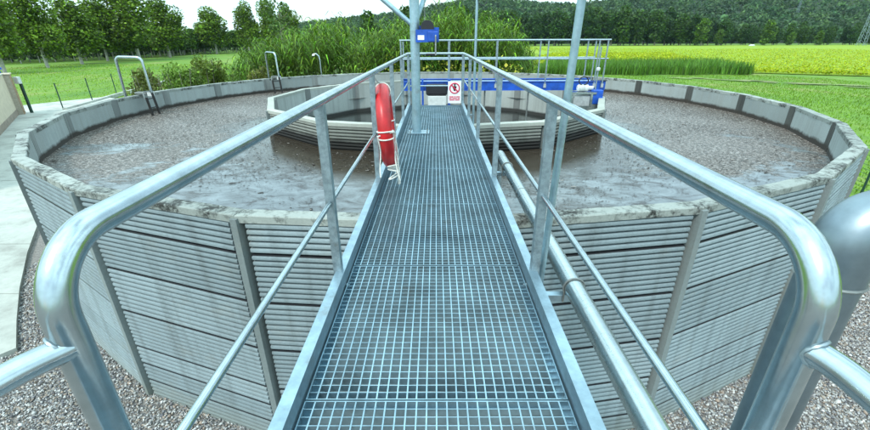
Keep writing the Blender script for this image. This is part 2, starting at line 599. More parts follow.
def leaf_quads(cen, size, flat=0.0):
    """lozenge-shaped leaves at cen (n,3) with sizes (n,)"""
    n = len(cen)
    a = rand_dirs(n)
    if flat:
        a[:, 2] *= (1 - flat)
        a /= np.linalg.norm(a, axis=1, keepdims=True)
    b = np.cross(a, rand_dirs(n))
    b /= np.linalg.norm(b, axis=1, keepdims=True)
    s = size[:, None]
    q = np.stack([cen - a * s * 0.5, cen + b * s * 0.34 - a * s * 0.05, cen + a * s * 0.5, cen - b * s * 0.34 + a * s * 0.03], axis=1)
    return q.reshape(-1, 3)

def tones(n, base, var=0.35, yellow=0.2):
    base = np.array(base)
    k = np.exp(rng.normal(0, var, (n, 1)))
    t = base[None] * k
    t[:, 0] *= 1 + yellow * rng.random(n)
    return np.clip(t, 0.004, 0.7)

# ------------------------------------------------------------------ numbers of the place
DECK = 3.117
TOP = 2.90
LIQ = 2.37
GND = -0.06
CX, CY = 0.0, 11.86

# ------------------------------------------------------------------ terrain
def grid_mesh(name, xs, ys, fz, mat):
    vs = [(x, y, fz(x, y)) for y in ys for x in xs]
    nx = len(xs)
    fs = [(j * nx + i, j * nx + i + 1, (j + 1) * nx + i + 1, (j + 1) * nx + i) for j in range(len(ys) - 1) for i in range(nx - 1)]
    me = bpy.data.meshes.new(name)
    me.from_pydata(vs, [], fs)
    me.materials.append(mat)
    me.shade_smooth()
    return me

gx = [-1800, -1000, -600, -400, -300, -200, -140, -100, -70, -50, -35, -25, -18, -12, -6, 0, 6, 12, 18, 25, 35, 50, 70, 100, 140, 200, 300, 400, 600, 1000, 1800]
gy = [-600, -300, -150, -80, -40, -20, -10, 0, 10, 20, 30, 40, 55, 70, 90, 120, 160, 200, 260, 330, 420, 600, 900, 1500, 2600]
struct(link('ground', grid_mesh('ground', gx, gy, lambda x, y: GND - 0.07, M['meadow'])))

# crop field: a sheet with its own uneven edge
def field_edge(x):
    # y of the near edge of the crop for a given x
    if x < 44:
        return 58 + (x - 10) * 0.0
    return max(24.0, 58 - (x - 44) * 0.62)
fx = [9, 14, 20, 26, 32, 38, 44, 50, 56, 62, 70, 80, 95, 115, 140, 180, 230, 290, 360]
fyk = [0, 0.03, 0.07, 0.12, 0.2, 0.3, 0.45, 0.65, 0.85, 1.0]
vs, fs = [], []
for k in fyk:
    for x in fx:
        e = field_edge(x) + math.sin(x * 0.7) * 0.6
        vs.append((x + (-3 * k if x < 15 else 0), e + (272 - e) * k, GND + 0.02))
nx = len(fx)
for j in range(len(fyk) - 1):
    for i in range(nx - 1):
        fs.append((j * nx + i, j * nx + i + 1, (j + 1) * nx + i + 1, (j + 1) * nx + i))
me = bpy.data.meshes.new('field')
me.from_pydata(vs, [], fs)
me.materials.append(M['crop'])
struct(link('field', me))

# dirt track between lawn and crop on the right
trk = [(30, 50.5), (36, 46.0), (42, 40.0), (50, 33.5), (60, 27), (75, 19), (95, 10)]
mb = MB()
for i in range(150):
    f = rng.random() ** 0.9
    x = 29 + 60 * f
    y = np.interp(x, [p[0] for p in trk], [p[1] for p in trk]) + rng.normal(0, 1.0)
    n = 9
    rr = rng.uniform(0.25, 0.8)
    pts = []
    for k in range(n):
        a = 2 * math.pi * k / n
        q = rr * rng.uniform(0.55, 1.2)
        px, py = q * 2.3 * math.cos(a), q * 0.7 * math.sin(a)
        pts.append((x + px * 0.78 + py * 0.6, y - px * 0.6 + py * 0.78, GND + 0.01 + i * 0.0003))
    mb.add(pts, [tuple(range(n))])
struct(mb.build('dirt_track', M['dirt']))

# gravel bed around the tank
def ring_poly(r0, r1, a0, a1, n):
    vs, fs = [], []
    for i in range(n + 1):
        a = a0 + (a1 - a0) * i / n
        for r in (r0, r1):
            vs.append((CX + r * math.sin(a), CY + r * math.cos(a), GND))
    for i in range(n):
        fs.append((2 * i, 2 * i + 2, 2 * i + 3, 2 * i + 1))
    return vs, fs
mb = MB()
v_, f_ = ring_poly(8.0, 11.6, R_(95), R_(265), 60)
mb.add(v_, [tuple(reversed(f)) for f in f_])
mb.add([(-70, -90, GND), (70, -90, GND), (70, 3.2, GND), (-70, 3.2, GND)], [(0, 1, 2, 3)])  # unseen apron behind the camera, extended so the rails reflect grey
# (the two sheets overlap only below ground of the other: lift the apron a touch)
for i in range(len(mb.v) - 4, len(mb.v)):
    mb.v[i] = (mb.v[i][0], mb.v[i][1], GND - 0.006)
struct(mb.build('gravel_bed', M['gravel_bed']))

# pale pavement on the left
pave = [(-6.45, 4.86), (-7.1, 5.55), (-7.95, 6.5), (-9.1, 7.9), (-10.6, 9.9), (-11.9, 12.4), (-12.4, 15.5), (-13.2, 19.0), (-16, 25), (-22, 31.5), (-27.5, 34.5),
        (-30, 30), (-27, 26), (-22.5, 20.0), (-16.6, 12.4), (-12.2, 7.4), (-9.2, 5.3), (-7.4, 4.55), (-6.7, 4.52)]
def clip_y(poly, y0, keep_above):
    out = []
    for i in range(len(poly)):
        a, b = poly[i], poly[(i + 1) % len(poly)]
        ia, ib = ((p[1] >= y0) == keep_above for p in (a, b))
        if ia:
            out.append(a)
        if ia != ib:
            t = (y0 - a[1]) / (b[1] - a[1])
            out.append((a[0] + (b[0] - a[0]) * t, y0))
    return out
pv_root = bpy.data.objects.new('pavement', None)
COL.objects.link(pv_root)
struct(pv_root)
cuts = [-100, 6.3, 8.3, 10.5, 12.9, 15.6, 18.7, 22.2, 26.3, 30.5, 100]
for i in range(len(cuts) - 1):
    pc = clip_y(clip_y(list(reversed(pave)), cuts[i] + 0.009, True), cuts[i + 1] - 0.009, False)
    mb = MB()
    mb.prism(pc, GND - 0.1, GND + 0.09 + random.uniform(-0.004, 0.004))
    mb.build('slab', M['pave'], pv_root)

# loose gravel: real stones
def in_poly(x, y, poly):
    c = np.zeros(len(x), bool)
    n = len(poly)
    for i in range(n):
        x1, y1 = poly[i]
        x2, y2 = poly[(i + 1) % n]
        t = ((y1 > y) != (y2 > y))
        xi = (x2 - x1) * (y - y1) / ((y2 - y1) if y2 != y1 else 1e-9) + x1
        c ^= t & (x < xi)
    return c
def gravel():
    n = 400000
    x = rng.uniform(-9.5, 11.0, n)
    y = rng.uniform(2.3, 9.5, n)
    r = np.hypot(x - CX, y - CY)
    keep = (r > 8.66) & (np.abs(x) > 1.6) & (r < 12.0)
    # only what the camera (and a step beside it) can see
    keep &= (y > 2.9) & (np.abs(x) < y * 1.35 + 1.0) & (np.abs(x) < 8.6)
    x, y = x[keep], y[keep]
    inp = in_poly(x, y, pave)
    x, y = x[~inp], y[~inp]
    n = min(len(x), 60000)
    x, y = x[:n], y[:n]
    t = (1 + 5 ** 0.5) / 2
    ico = np.array([(-1, t, 0), (1, t, 0), (-1, -t, 0), (1, -t, 0), (0, -1, t), (0, 1, t), (0, -1, -t), (0, 1, -t), (t, 0, -1), (t, 0, 1), (-t, 0, -1), (-t, 0, 1)])
    ico /= np.linalg.norm(ico[0])
    tri = np.array([(0, 11, 5), (0, 5, 1), (0, 1, 7), (0, 7, 10), (0, 10, 11), (1, 5, 9), (5, 11, 4), (11, 10, 2), (10, 7, 6), (7, 1, 8), (3, 9, 4), (3, 4, 2), (3, 2, 6), (3, 6, 8), (3, 8, 9), (4, 9, 5), (2, 4, 11), (6, 2, 10), (8, 6, 7), (9, 8, 1)])
    s = np.clip(np.exp(rng.normal(-4.46, 0.33, (n, 1))), 0.006, 0.03) * np.array([[1.0, 1.0, 1.0]]) * rng.uniform(0.65, 1.25, (n, 3))
    s[:, 2] *= 0.75
    ang = rng.uniform(0, 6.283, n)
    jit = 1 + rng.normal(0, 0.13, (n, 12, 1))
    p = ico[None] * jit * s[:, None, :]
    ca, sa = np.cos(ang)[:, None], np.sin(ang)[:, None]
    px = p[:, :, 0] * ca - p[:, :, 1] * sa
    py = p[:, :, 0] * sa + p[:, :, 1] * ca
    tl = rng.normal(0, 0.35, (n, 1))
    pz = p[:, :, 2] + tl * px
    P = np.stack([px + x[:, None], py + y[:, None], pz + GND + 0.006 + rng.uniform(0, 0.02, (n, 1))], axis=2)
    me = bpy.data.meshes.new('gravel')
    me.vertices.add(n * 12)
    me.vertices.foreach_set('co', P.astype(np.float32).ravel())
    idx = (tri[None] + (np.arange(n) * 12)[:, None, None]).reshape(-1)
    me.loops.add(len(idx))
    me.loops.foreach_set('vertex_index', idx.astype(np.int32))
    me.polygons.add(n * 20)
    me.polygons.foreach_set('loop_start', np.arange(0, n * 60, 3, dtype=np.int32))
    me.update(calc_edges=True)
    pal = np.array([(0.32, 0.32, 0.31), (0.21, 0.205, 0.205), (0.42, 0.41, 0.39), (0.28, 0.24, 0.20), (0.12, 0.12, 0.13), (0.54, 0.54, 0.53), (0.30, 0.235, 0.19)])
    tone = pal[rng.choice(len(pal), n, p=[.24, .22, .15, .14, .12, .06, .07])] * rng.uniform(0.75, 1.2, (n, 1)) * 1.1
    c = np.ones((n * 12, 4), np.float32)
    c[:, :3] = np.repeat(tone, 12, axis=0)
    at = me.attributes.new('tone', 'FLOAT_COLOR', 'POINT')
    at.data.foreach_set('color', c.ravel())
    me.materials.append(M['stone'])
    return tag(link('gravel', me), 'loose grey and brown gravel round the foot of the ribbed tank', 'gravel', kind='stuff')
gravel()

# ------------------------------------------------------------------ tanks
def make_tank(name, label, N, phase, Ri, zbot, bands, rib_pitch, mats, strip=True):
    root = thing(name, label, 'tank', (CX, CY, 0))
    half = math.pi / N
    a_in = Ri * math.cos(half)
    thick, proud = 0.082, 0.068
    tn = math.tan(half)
    core = MB()
    a0, a1 = a_in, a_in + thick
    poly = [(-a0 * tn + 0.001, 0), (a0 * tn - 0.001, 0), (a1 * tn - 0.001, thick), (-a1 * tn + 0.001, thick)]
    core.prism([(x, y) for x, y in poly], zbot - 0.4, TOP - 0.078)
    core_me = core.mesh('wall_panel', mats['core'])
    core_me.materials.append(M['gap'])          # near-black outer face behind the slab joints
    core_me.polygons[4].material_index = 1
    # coping on top of each panel, a little proud of the ribs, with a worn uneven edge
    cop_mes = []
    for v in range(3):
        cp = MB()
        a2 = a_in + thick + proud + 0.004
        n = 14
        lo, hi = [], []
        for i in range(n + 1):
            f = -1 + 2 * i / n
            jo = rng.normal(0, 0.002)
            ji = rng.normal(0, 0.003)
            jz = rng.normal(0, 0.0012)
            lo.append(((a_in - 0.004) * tn * f, -0.004 + ji, jz))
            hi.append((a2 * tn * f, thick + proud + 0.004 + jo, jz + rng.normal(0, 0.002)))
        vs, fs = [], []
        for i in range(n + 1):
            (xl, yl, zl), (xh, yh, zh) = lo[i], hi[i]
            vs += [(xl, yl, TOP - 0.078), (xl, yl, TOP - 0.008 + zl), (xl + 0, yl + 0.009, TOP + zl), (xh, yh - 0.009, TOP + zh), (xh, yh, TOP - 0.009 + zh), (xh, yh, TOP - 0.074)]
        for i in range(n):
            for k in range(6):
                l = (k + 1) % 6
                fs.append((i * 6 + k, i * 6 + l, (i + 1) * 6 + l, (i + 1) * 6 + k))
        fs.append(tuple(range(5, -1, -1)))
        fs.append(tuple(n * 6 + k for k in range(6)))
        cp.add(vs, [tuple(reversed(f)) for f in fs])
        cop_mes.append(cp.mesh('coping', mats['top']))
    # ribbed slabs, one per band
    slab_me = []
    gapx = 0.078
    for bi in range(len(bands) - 1):
        zt, zb = bands[bi], bands[bi + 1]
        zt2, zb2 = zt - 0.010, zb + 0.009
        nr = max(2, round((zt2 - zb2) / rib_pitch))
        ph = (zt2 - zb2) / nr
        prof = []
        for r in range(nr):
            z = zt2 - r * ph
            prof += [(0.003, z), (proud - 0.012, z - ph * 0.01), (proud - 0.003, z - ph * 0.07), (proud, z - ph * 0.22), (proud, z - ph * 0.50), (proud - 0.004, z - ph * 0.66), (proud - 0.014, z - ph * 0.73), (0.003, z - ph * 0.76)]
        prof.append((0.004, zb2))
        sb = MB()
        vs, fs = [], []
        n = len(prof)
        w0 = a1 * tn - gapx
        for sx in (-1, 1):
            for (d, z) in prof:
                vs.append((sx * w0, thick + d, z))
        for i in range(n - 1):
            fs.append((i, i + 1, n + i + 1, n + i))
        b0 = len(vs)
        for sx in (-1, 1):
            vs += [(sx * w0, thick - 0.002, zt2), (sx * w0, thick - 0.002, zb2)]
        fs.append(tuple(range(n - 1, -1, -1)) + (b0, b0 + 1))
        fs.append(tuple(range(n, 2 * n)) + (b0 + 3, b0 + 2))
        fs.append((0, n, b0 + 2, b0))
        fs.append((n - 1, b0 + 1, b0 + 3, 2 * n - 1))
        sb.add(vs, fs)
        m_ = sb.mesh('ribbed_slab', mats['rib'])
        slab_me.append(m_)
    # black strip in each gap between two slabs
    gap_strip_me = []
    for zb in bands[1:-1]:
        sl = MB(); sl.box((0, thick + (proud - 0.016) / 2, zb - 0.001), (2 * (a1 * tn - gapx), proud - 0.016, 0.0165))
        gap_strip_me.append(sl.mesh('gap_strip', M['black']))
    # pilaster covering each joint
    pl = MB()
    pd = 0.085
    Rv0 = a1 / math.cos(half) - 0.03
    Rv1 = (a_in + thick + proud) / math.cos(half) + 0.03
    pl.prism([(-0.042, Rv0), (0.042, Rv0), (0.034, Rv1), (-0.034, Rv1)], zbot - 0.4, TOP - 0.03)
    pil_me = pl.mesh('pilaster', mats['pil'])
    # joint strip on the inside, bent round the corner
    st_me = []
    for mt in (mats['joint'], mats['joint2']):
        st = MB()
        w = 0.135
        pr = 0.006
        u = Vector((math.cos(half), -math.sin(half)))
        c = Vector((0, Ri))
        pts = [Vector((-u.x, u.y)) * w + c, c, u * w + c]
        ins = [p + Vector((0, -pr)) for p in pts]
        vs = []
        for z in (LIQ - 0.9, TOP - 0.012):
            vs += [(p.x, p.y + 0.01, z) for p in pts] + [(p.x, p.y, z) for p in ins]
        fs = [(3, 4, 10, 9), (4, 5, 11, 10), (6, 9, 10, 7), (7, 10, 11, 8), (0, 3, 9, 6), (5, 2, 8, 11)]
        st.add(vs, fs)
        st_me.append(st.mesh('joint_strip', mt))
    for k in range(N):
        a = phase + k * 2 * math.pi / N
        am = a + half
        p = link('wall_panel', core_me, root)
        # local y points outward, local x along the wall
        p.location = (a_in * math.sin(am), a_in * math.cos(am), 0)
        p.rotation_euler = (0, 0, -am)
        for s_ in slab_me:
            link('ribbed_slab', s_, p)
        for s_ in gap_strip_me:
            link('gap_strip', s_, p)
        link('coping', cop_mes[k % 3], p)
        q = link('pilaster', pil_me, root)
        q.rotation_euler = (0, 0, -a)
        if strip:
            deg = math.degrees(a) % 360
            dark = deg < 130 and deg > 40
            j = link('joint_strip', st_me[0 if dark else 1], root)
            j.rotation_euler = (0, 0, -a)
    return root

outer_mats = dict(core=M['con_core'], top=M['con_top'], rib=M['con_rib'], pil=M['con_pil'], joint=M['joint_dark'], joint2=M['joint_grey'])
make_tank('sludge_tank', 'large round concrete tank with ribbed outer panels full of brown sludge', 25, R_(177.66), 8.57, -0.06,
          [TOP - 0.076, 2.49, 1.94, 1.34, 0.79, 0.51, 0.23, -0.12], 0.062, outer_mats)
inner_mats = dict(core=M['con_core_in'], top=M['con_cap'], rib=M['con_rib_in'], pil=M['con_pil'], joint=M['joint_basin'], joint2=M['joint_basin'])
make_tank('settling_tank', 'smaller ribbed concrete tank rising from the sludge in the middle', 13, R_(14.2), 4.44, 1.6,
          [TOP - 0.076, 2.30], 0.066, inner_mats)

# liquid surfaces
def disc(name, r0, r1, z, mat, nr=10, na=90):
    vs, fs = [], []
    for j in range(nr + 1):
        r = r0 + (r1 - r0) * j / nr
        for i in range(na):
            a = 2 * math.pi * i / na
            vs.append((CX + r * math.sin(a), CY + r * math.cos(a), z))
    for j in range(nr):
        for i in range(na):
            l = (i + 1) % na
            fs.append((j * na + i, (j + 1) * na + i, (j + 1) * na + l, j * na + l))
    me = bpy.data.meshes.new(name)
    me.from_pydata(vs, [], [tuple(reversed(f)) for f in fs])
    me.materials.append(mat)
    return me
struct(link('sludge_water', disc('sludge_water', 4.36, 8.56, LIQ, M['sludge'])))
struct(link('dark_water', disc('dark_water', 0.02, 4.42, 1.88, M['dark_water'])))

# floating scum flakes
def scum():
    n = 90000
    r = np.sqrt(rng.uniform(4.62 ** 2, 8.42 ** 2, n))
    a = rng.uniform(0, 6.2832, n)
    x, y = CX + r * np.sin(a), CY + r * np.cos(a)
    clump = np.sin(x * 1.7 + 2 * np.sin(y * 1.1)) + np.sin(y * 2.3 + 1.5 * np.sin(x * 0.9)) + rng.normal(0, 0.9, n)
    near = np.clip((7.2 - y) / 3.0, 0, 1)
    keep = clump > -0.4 + near * 1.9
    x, y = x[keep], y[keep]
    n = len(x)
    k = 6
    th = np.sort(rng.uniform(0, 6.2832, (n, k)), axis=1)
    s = np.exp(rng.normal(-5.05, 0.5, (n, 1)))
    rad = s * rng.uniform(0.5, 1.2, (n, k))
    ori = rng.normal(0.25, 0.5, (n, 1))
    el = rng.uniform(1.0, 2.4, (n, 1))
    px, py = rad * np.cos(th) * el, rad * np.sin(th)
    X = x[:, None] + px * np.cos(ori) - py * np.sin(ori)
    Y = y[:, None] + px * np.sin(ori) + py * np.cos(ori)
    Z = np.full_like(X, LIQ + 0.006) + rng.uniform(0, 0.006, (n, 1)) + rng.uniform(0, 0.006, (n, k))
    V = np.stack([X, Y, Z], axis=2).reshape(-1, 3)
    tone = np.where(rng.random((n, 1)) < 0.86, np.array([[0.035, 0.027, 0.021]]), np.array([[0.22, 0.195, 0.175]])) * rng.uniform(0.6, 1.4, (n, 1))
    me = fast_mesh('floating_scum', V, k, tone, M['scum'])
    tag(link('floating_scum', me), 'dark flecks of scum and foam floating on the brown sludge', 'scum', kind='stuff')
scum()

# ------------------------------------------------------------------ walkway
walk = thing('walkway', 'narrow galvanised walkway of steel grating leading over the tank', 'walkway', (0, 0, 0))
Y0, Y1 = -1.9, 8.2
for s in (-1, 1):
    mb = MB()
    prof = [(0.497, 2.915), (0.497, 3.198), (0.545, 3.198), (0.545, 3.190), (0.504, 3.190), (0.504, 2.923), (0.545, 2.923), (0.545, 2.915)]
    pts = [(s * x, z) for x, z in prof]
    n = len(pts)
    vs = [(x, Y0, z) for x, z in pts] + [(x, Y1, z) for x, z in pts]
    fs = [(i, (i + 1) % n, n + (i + 1) % n, n + i) for i in range(n)] + [tuple(range(n - 1, -1, -1)), tuple(range(n, 2 * n))]
    if s > 0:
        fs = [tuple(reversed(f)) for f in fs]
    mb.add(vs, fs)
    mb.build('side_beam', M['beam'], walk)
    mb = MB()
    mb.box((s * 0.478, (Y0 + Y1) / 2, DECK - 0.036), (0.036, Y1 - Y0, 0.006))
    mb.build('ledge_angle', M['beam'], walk)
mb = MB()
mb.box((0, Y1 - 0.004, 3.06), (0.992, 0.008, 0.17))
mb.build('toe_plate', M['beam'], walk)
for yb in np.arange(Y0 + 0.4, Y1, 1.3):
    mb = MB()
    mb.box((0, yb, DECK - 0.085), (0.99, 0.05, 0.09))
    mb.build('cross_beam', M['beam'], walk)

seams = [Y0] + [1.105 + 0.975 * k for k in range(-3, 8)]
seams = [y for y in seams if y < Y1 - 0.3] + [Y1 - 0.012]
for gi in range(len(seams) - 1):
    ya, yb = seams[gi] + 0.004, seams[gi + 1] - 0.004
    if yb - ya < 0.1:
        continue
    L = yb - ya
    pan = MB()
    # edge flats
    pan.box((0, ya + 0.002, DECK - 0.016), (0.972, 0.004, 0.032))
    pan.box((0, yb - 0.002, DECK - 0.016), (0.972, 0.004, 0.032))
    for s in (-1, 1):
        pan.box((s * 0.4875, (ya + yb) / 2, DECK - 0.016), (0.004, L, 0.032))
    dz = random.uniform(-0.0015, 0.0015)
    po = pan.build('grating_panel', M['grate'], walk)
    po.location.z = dz
    nb = round(L / 0.0345)
    bars = MB()
    for i in range(1, nb):
        y = ya + L * i / nb
        bars.box((0, y, DECK - 0.0165), (0.970, 0.0030, 0.030))
    tag(bars.build('bearing_bars', M['grate'], po), None, None, kind='stuff')
    rods = MB()
    for i in range(1, 26):
        x = -0.4875 + 0.975 * i / 26 + random.uniform(-0.0012, 0.0012)
        w = 0.0027
        rods.box((x, (ya + yb) / 2, DECK - 0.0035), (2 * w, L - 0.008, 0.007))
    tag(rods.build('cross_rods', M['grate'], po), None, None, kind='stuff')

# ------------------------------------------------------------------ handrails
RAILZ, MIDZ = 4.092, 3.60
POSTS = [1.90, 3.55, 5.15, 6.70]
def angle_post(s, y, z0, z1, mat, parent, w=0.043, t=0.006):
    """L-section upright: one leg along the walkway, one across it"""
    x0 = s * 0.512
    mb = MB()
    poly = [(0, 0), (w, 0), (w, t), (t, t), (t, w), (0, w)]
    if s < 0:
        poly = [(-x, yy) for x, yy in reversed(poly)]
    mb.prism([(x0 + x, y - w / 2 + yy) for x, yy in poly], z0, z1)
    return mb.build('post', mat, parent)

def handrail(s, label):
    root = thing('handrail', label, 'handrail', (s * 0.53, 0.465, DECK))
    off = Vector((-s * 0.53, -0.465, -DECK))
    def place(o):
        o.location = off
        return o
    r = 0.0232
    # top rail and its bent-down near end are one tube
    path = fillet([(s * 0.53, 0.465, 2.96), (s * 0.53, 0.465, RAILZ), (s * 0.53, 8.16, RAILZ)], 0.105, 12)
    mb = MB()
    mb.tube(path, r, 24)
    place(mb.build('top_rail', M['rail'], root, True))
    mb = MB()
    mb.tube([(s * 0.532, 0.49, MIDZ + (0.03 if s > 0 else 0)), (s * 0.532, 8.15, MIDZ + (0.03 if s > 0 else -0.02))], 0.0125, 14)
    place(mb.build('mid_rail', M['rail'], root, True))
    for y in POSTS:
        place(angle_post(s, y, 2.94, RAILZ - 0.012, M['post'], root))
    # bolts of each post through the side beam
    for y in POSTS:
        for dz in (3.02, 3.10):
            mb = MB()
            mb.lathe([(0.0, 0), (0.011, 0), (0.011, 0.009), (0.006, 0.011), (0.006, 0.02)], 6, (s * 0.5, y, dz), Matrix.Rotation(-s * math.pi / 2, 3, 'Y'))
            place(mb.build('bolt', M['post'], root))
    # side branch welded to the near post: bends outwards and back
    z = 3.945
    if s < 0:
        bp = fillet([(-0.526, 0.461, z), (-0.562, 0.418, z - 0.003), (-0.65, 0.27, z - 0.02), (-0.66, -1.2, z - 0.02)], 0.2, 8)
    else:
        bp = fillet([(0.530, 0.462, z - 0.004), (0.546, 0.422, z - 0.006), (0.575, 0.30, z - 0.03), (0.62, -1.2, z - 0.05)], 0.2, 8)
    mb = MB()
    mb.tube(bp, 0.0195, 20)
    place(mb.build('branch_rail', M['rail'], root, True))
    # weld bead
    mb = MB()
    ang = math.atan2(bp[1][1] - bp[0][1], bp[1][0] - bp[0][0])
    pts = []
    for k in range(28):
        a = 2 * math.pi * k / 28
        cx_, cz_ = 0.0205 * math.cos(a), 0.0205 * math.sin(a)
        d = math.sqrt(max(0, r * r - cx_ * cx_ * 0.98)) + 0.001
        base = Vector((s * 0.53, 0.465, z - (0.004 if s > 0 else 0)))
        dirv = Vector((math.cos(ang), math.sin(ang), 0))
        side = Vector((-math.sin(ang), math.cos(ang), 0))
        pts.append(base + dirv * d + side * cx_ + Vector((0, 0, cz_)))
    mb.tube(pts, [0.0030 + 0.0008 * math.sin(k * 2.7) for k in range(28)], 6, closed=True)
    place(mb.build('weld_bead', M['post'], root, True))
    return root
handrail(-1, 'left galvanised tube handrail with bent end, carrying the red lifebuoy')
handrail(1, 'right galvanised tube handrail with bent end, beside the long pale pipe')

er = thing('end_rail', 'short galvanised rail closing the far end of the walkway', 'handrail', (0, 8.19, DECK))
for z, r, n_ in ((RAILZ, 0.0225, 'top_rail'), (3.51, 0.014, 'mid_rail')):
    mb = MB()
    mb.tube([(-0.53, 0, z - DECK), (0.53, 0, z - DECK)], r, 14)
    mb.build(n_, M['rail'], er, True)
for s in (-1, 1):
    mb = MB()
    mb.box((s * 0.522, 0.0, 0.40), (0.05, 0.05, 1.10))
    mb.build('post', M['post'], er, bevel=0.004)

# sign on the end rail
sg = thing('prohibition_sign', 'white no-entry sign with red prohibition ring on the end rail', 'sign', (0.362, 8.155, 3.395))
mb = MB(); mb.box((0, 0, 0), (0.255, 0.004, 0.41)); mb.build('plate', M['sign_white'], sg)
mb = MB(); mb.tube([(0.092 * math.cos(a), -0.003, 0.075 + 0.092 * math.sin(a)) for a in np.linspace(0, 2 * math.pi, 40, endpoint=False)], 0.011, 8, closed=True)
o = mb.build('ring', M['sign_red'], sg)
mb = MB(); mb.box((0, -0.008, 0.075), (0.185, 0.006, 0.022), Matrix.Rotation(R_(45), 3, 'Y')); mb.build('slash', M['sign_red'], sg)
mb = MB()
for pts, in (([(-0.016, -0.05), (0.016, -0.05), (0.028, -0.005), (0.04, 0.03), (0.02, 0.042), (-0.02, 0.042), (-0.042, 0.01), (-0.028, -0.005)],),):
    mb.add([(x, -0.0045, 0.075 + z) for x, z in pts] + [(x, -0.001, 0.075 + z) for x, z in pts], [tuple(range(len(pts)))] + [(i, len(pts) + i, len(pts) + (i + 1) % len(pts), (i + 1) % len(pts)) for i in range(len(pts))])
mb.lathe([(0, 0), (0.017, 0), (0.017, 0.004), (0, 0.004)], 14, (0.002, -0.001, 0.138), Matrix.Rotation(math.pi / 2, 3, 'X'))
mb.build('figure', M['sign_black'], sg)
for zr, segs in ((-0.085, [(-0.105, -0.02), (-0.01, 0.025), (0.035, 0.105)]), (-0.115, [(-0.105, -0.055), (-0.045, 0.05), (0.06, 0.105)]), (-0.145, [(-0.1, 0.0), (0.012, 0.1)])):
    mb = MB()
    for xa, xb in segs:
        mb.box(((xa + xb) / 2, -0.0035, zr), (xb - xa, 0.003, 0.018))
    mb.build('lettering', M['sign_red'], sg)

# ------------------------------------------------------------------ pipes
pp = thing('sludge_pipe', 'long pale steel pipe running along the right side of the walkway', 'pipe', (0.81, 2.0, 0))
def off_pipe(o):
    o.location = (-0.81, -2.0, 0)
    return o
PX, PZ = 0.812, 3.0
path = fillet([(PX, 5.12, LIQ - 0.5), (PX, 5.12, PZ), (PX, -2.2, PZ + 0.0)], 0.13, 8)
mb = MB(); mb.tube(path, 0.057, 28); off_pipe(mb.build('pipe', M['pipe'], pp, True))
for y in (2.02, 4.45):
    mb = MB(); mb.box((0.665, y + 0.03, PZ - 0.082), (0.33, 0.045, 0.045)); off_pipe(mb.build('bracket', M['beam'], pp, bevel=0.004))
    mb = MB()
    pts = [(PX + 0.062 * math.cos(a), y, PZ + 0.062 * math.sin(a)) for a in np.linspace(R_(-30), R_(210), 20)]
    pts = [(pts[0][0], y, PZ - 0.10)] + pts + [(pts[-1][0], y, PZ - 0.10)]
    mb.tube(pts, 0.0055, 8); off_pipe(mb.build('clamp', M['old_steel'], pp, True))
for y in (3.6, 0.3):
    mb = MB()
    pts = [(PX + 0.0575 * math.cos(a), y, PZ + 0.0575 * math.sin(a)) for a in np.linspace(0, 2 * math.pi, 24, endpoint=False)]
    mb.tube(pts, 0.0032, 6, closed=True); off_pipe(mb.build('weld', M['old_steel'], pp, True))

vp = thing('riser_pipe', 'thick vertical steel pipe with elbow behind the right rail end', 'pipe', (0.872, 0.77, 0))
mb = MB()
mb.tube([(0, 0, GND), (0, 0, 3.862)], 0.058, 28); mb.build('pipe', M['riser'], vp, True)
path = fillet([(0, 0, 3.862), (0, 0, 4.008), (0.16, 0.0, 4.008)], 0.14, 12)
path.append(Vector((1.2, 0.0, 4.008)))
mb = MB(); mb.tube(path, 0.0605, 28); mb.build('elbow', M['riser'], vp, True)
mb = MB()
mb.tube([(0.0600 * math.cos(a), 0.0600 * math.sin(a), 3.862) for a in np.linspace(0, 2 * math.pi, 24, endpoint=False)], 0.0045, 6, closed=True)
mb.build('weld', M['old_steel'], vp, True)

# ------------------------------------------------------------------ poles
lp = thing('lamp_pole', 'slim bluish galvanised pole rising beside the nearest right handrail post', 'pole', (0.625, 2.075, 2.95))
mb = MB(); mb.tube([(0, 0, 0), (0, -0.115, 1.5), (0, -0.20, 2.6)], 0.0185, 18); mb.build('pole', M['crane'], lp, True)
for z in (0.06, 0.2):
    mb = MB(); mb.box((-0.045, -0.005 * z, z), (0.10, 0.05, 0.02)); mb.build('clamp', M['post'], lp)
tp = thing('cable_pole', 'thin grey pole with a loop of cable at the end of the walkway', 'pole', (0.68, 7.5, 2.95))
mb = MB(); mb.tube([(0, 0, -0.6), (0, 0, 2.6)], 0.021, 14); mb.build('pole', M['crane'], tp, True)
mb = MB()
mb.tube([(0.02, -0.02, 2.2)] + [(0.09 + 0.075 * math.cos(a), -0.03, 1.985 + 0.085 * math.sin(a)) for a in np.linspace(R_(100), R_(330), 16)] + [(0.18, -0.03, 2.25)], 0.006, 6)
mb.build('cable', M['black'], tp, True)
mb = MB(); mb.box((-0.07, 0, 0.12), (0.16, 0.05, 0.03)); mb.build('clamp', M['post'], tp)

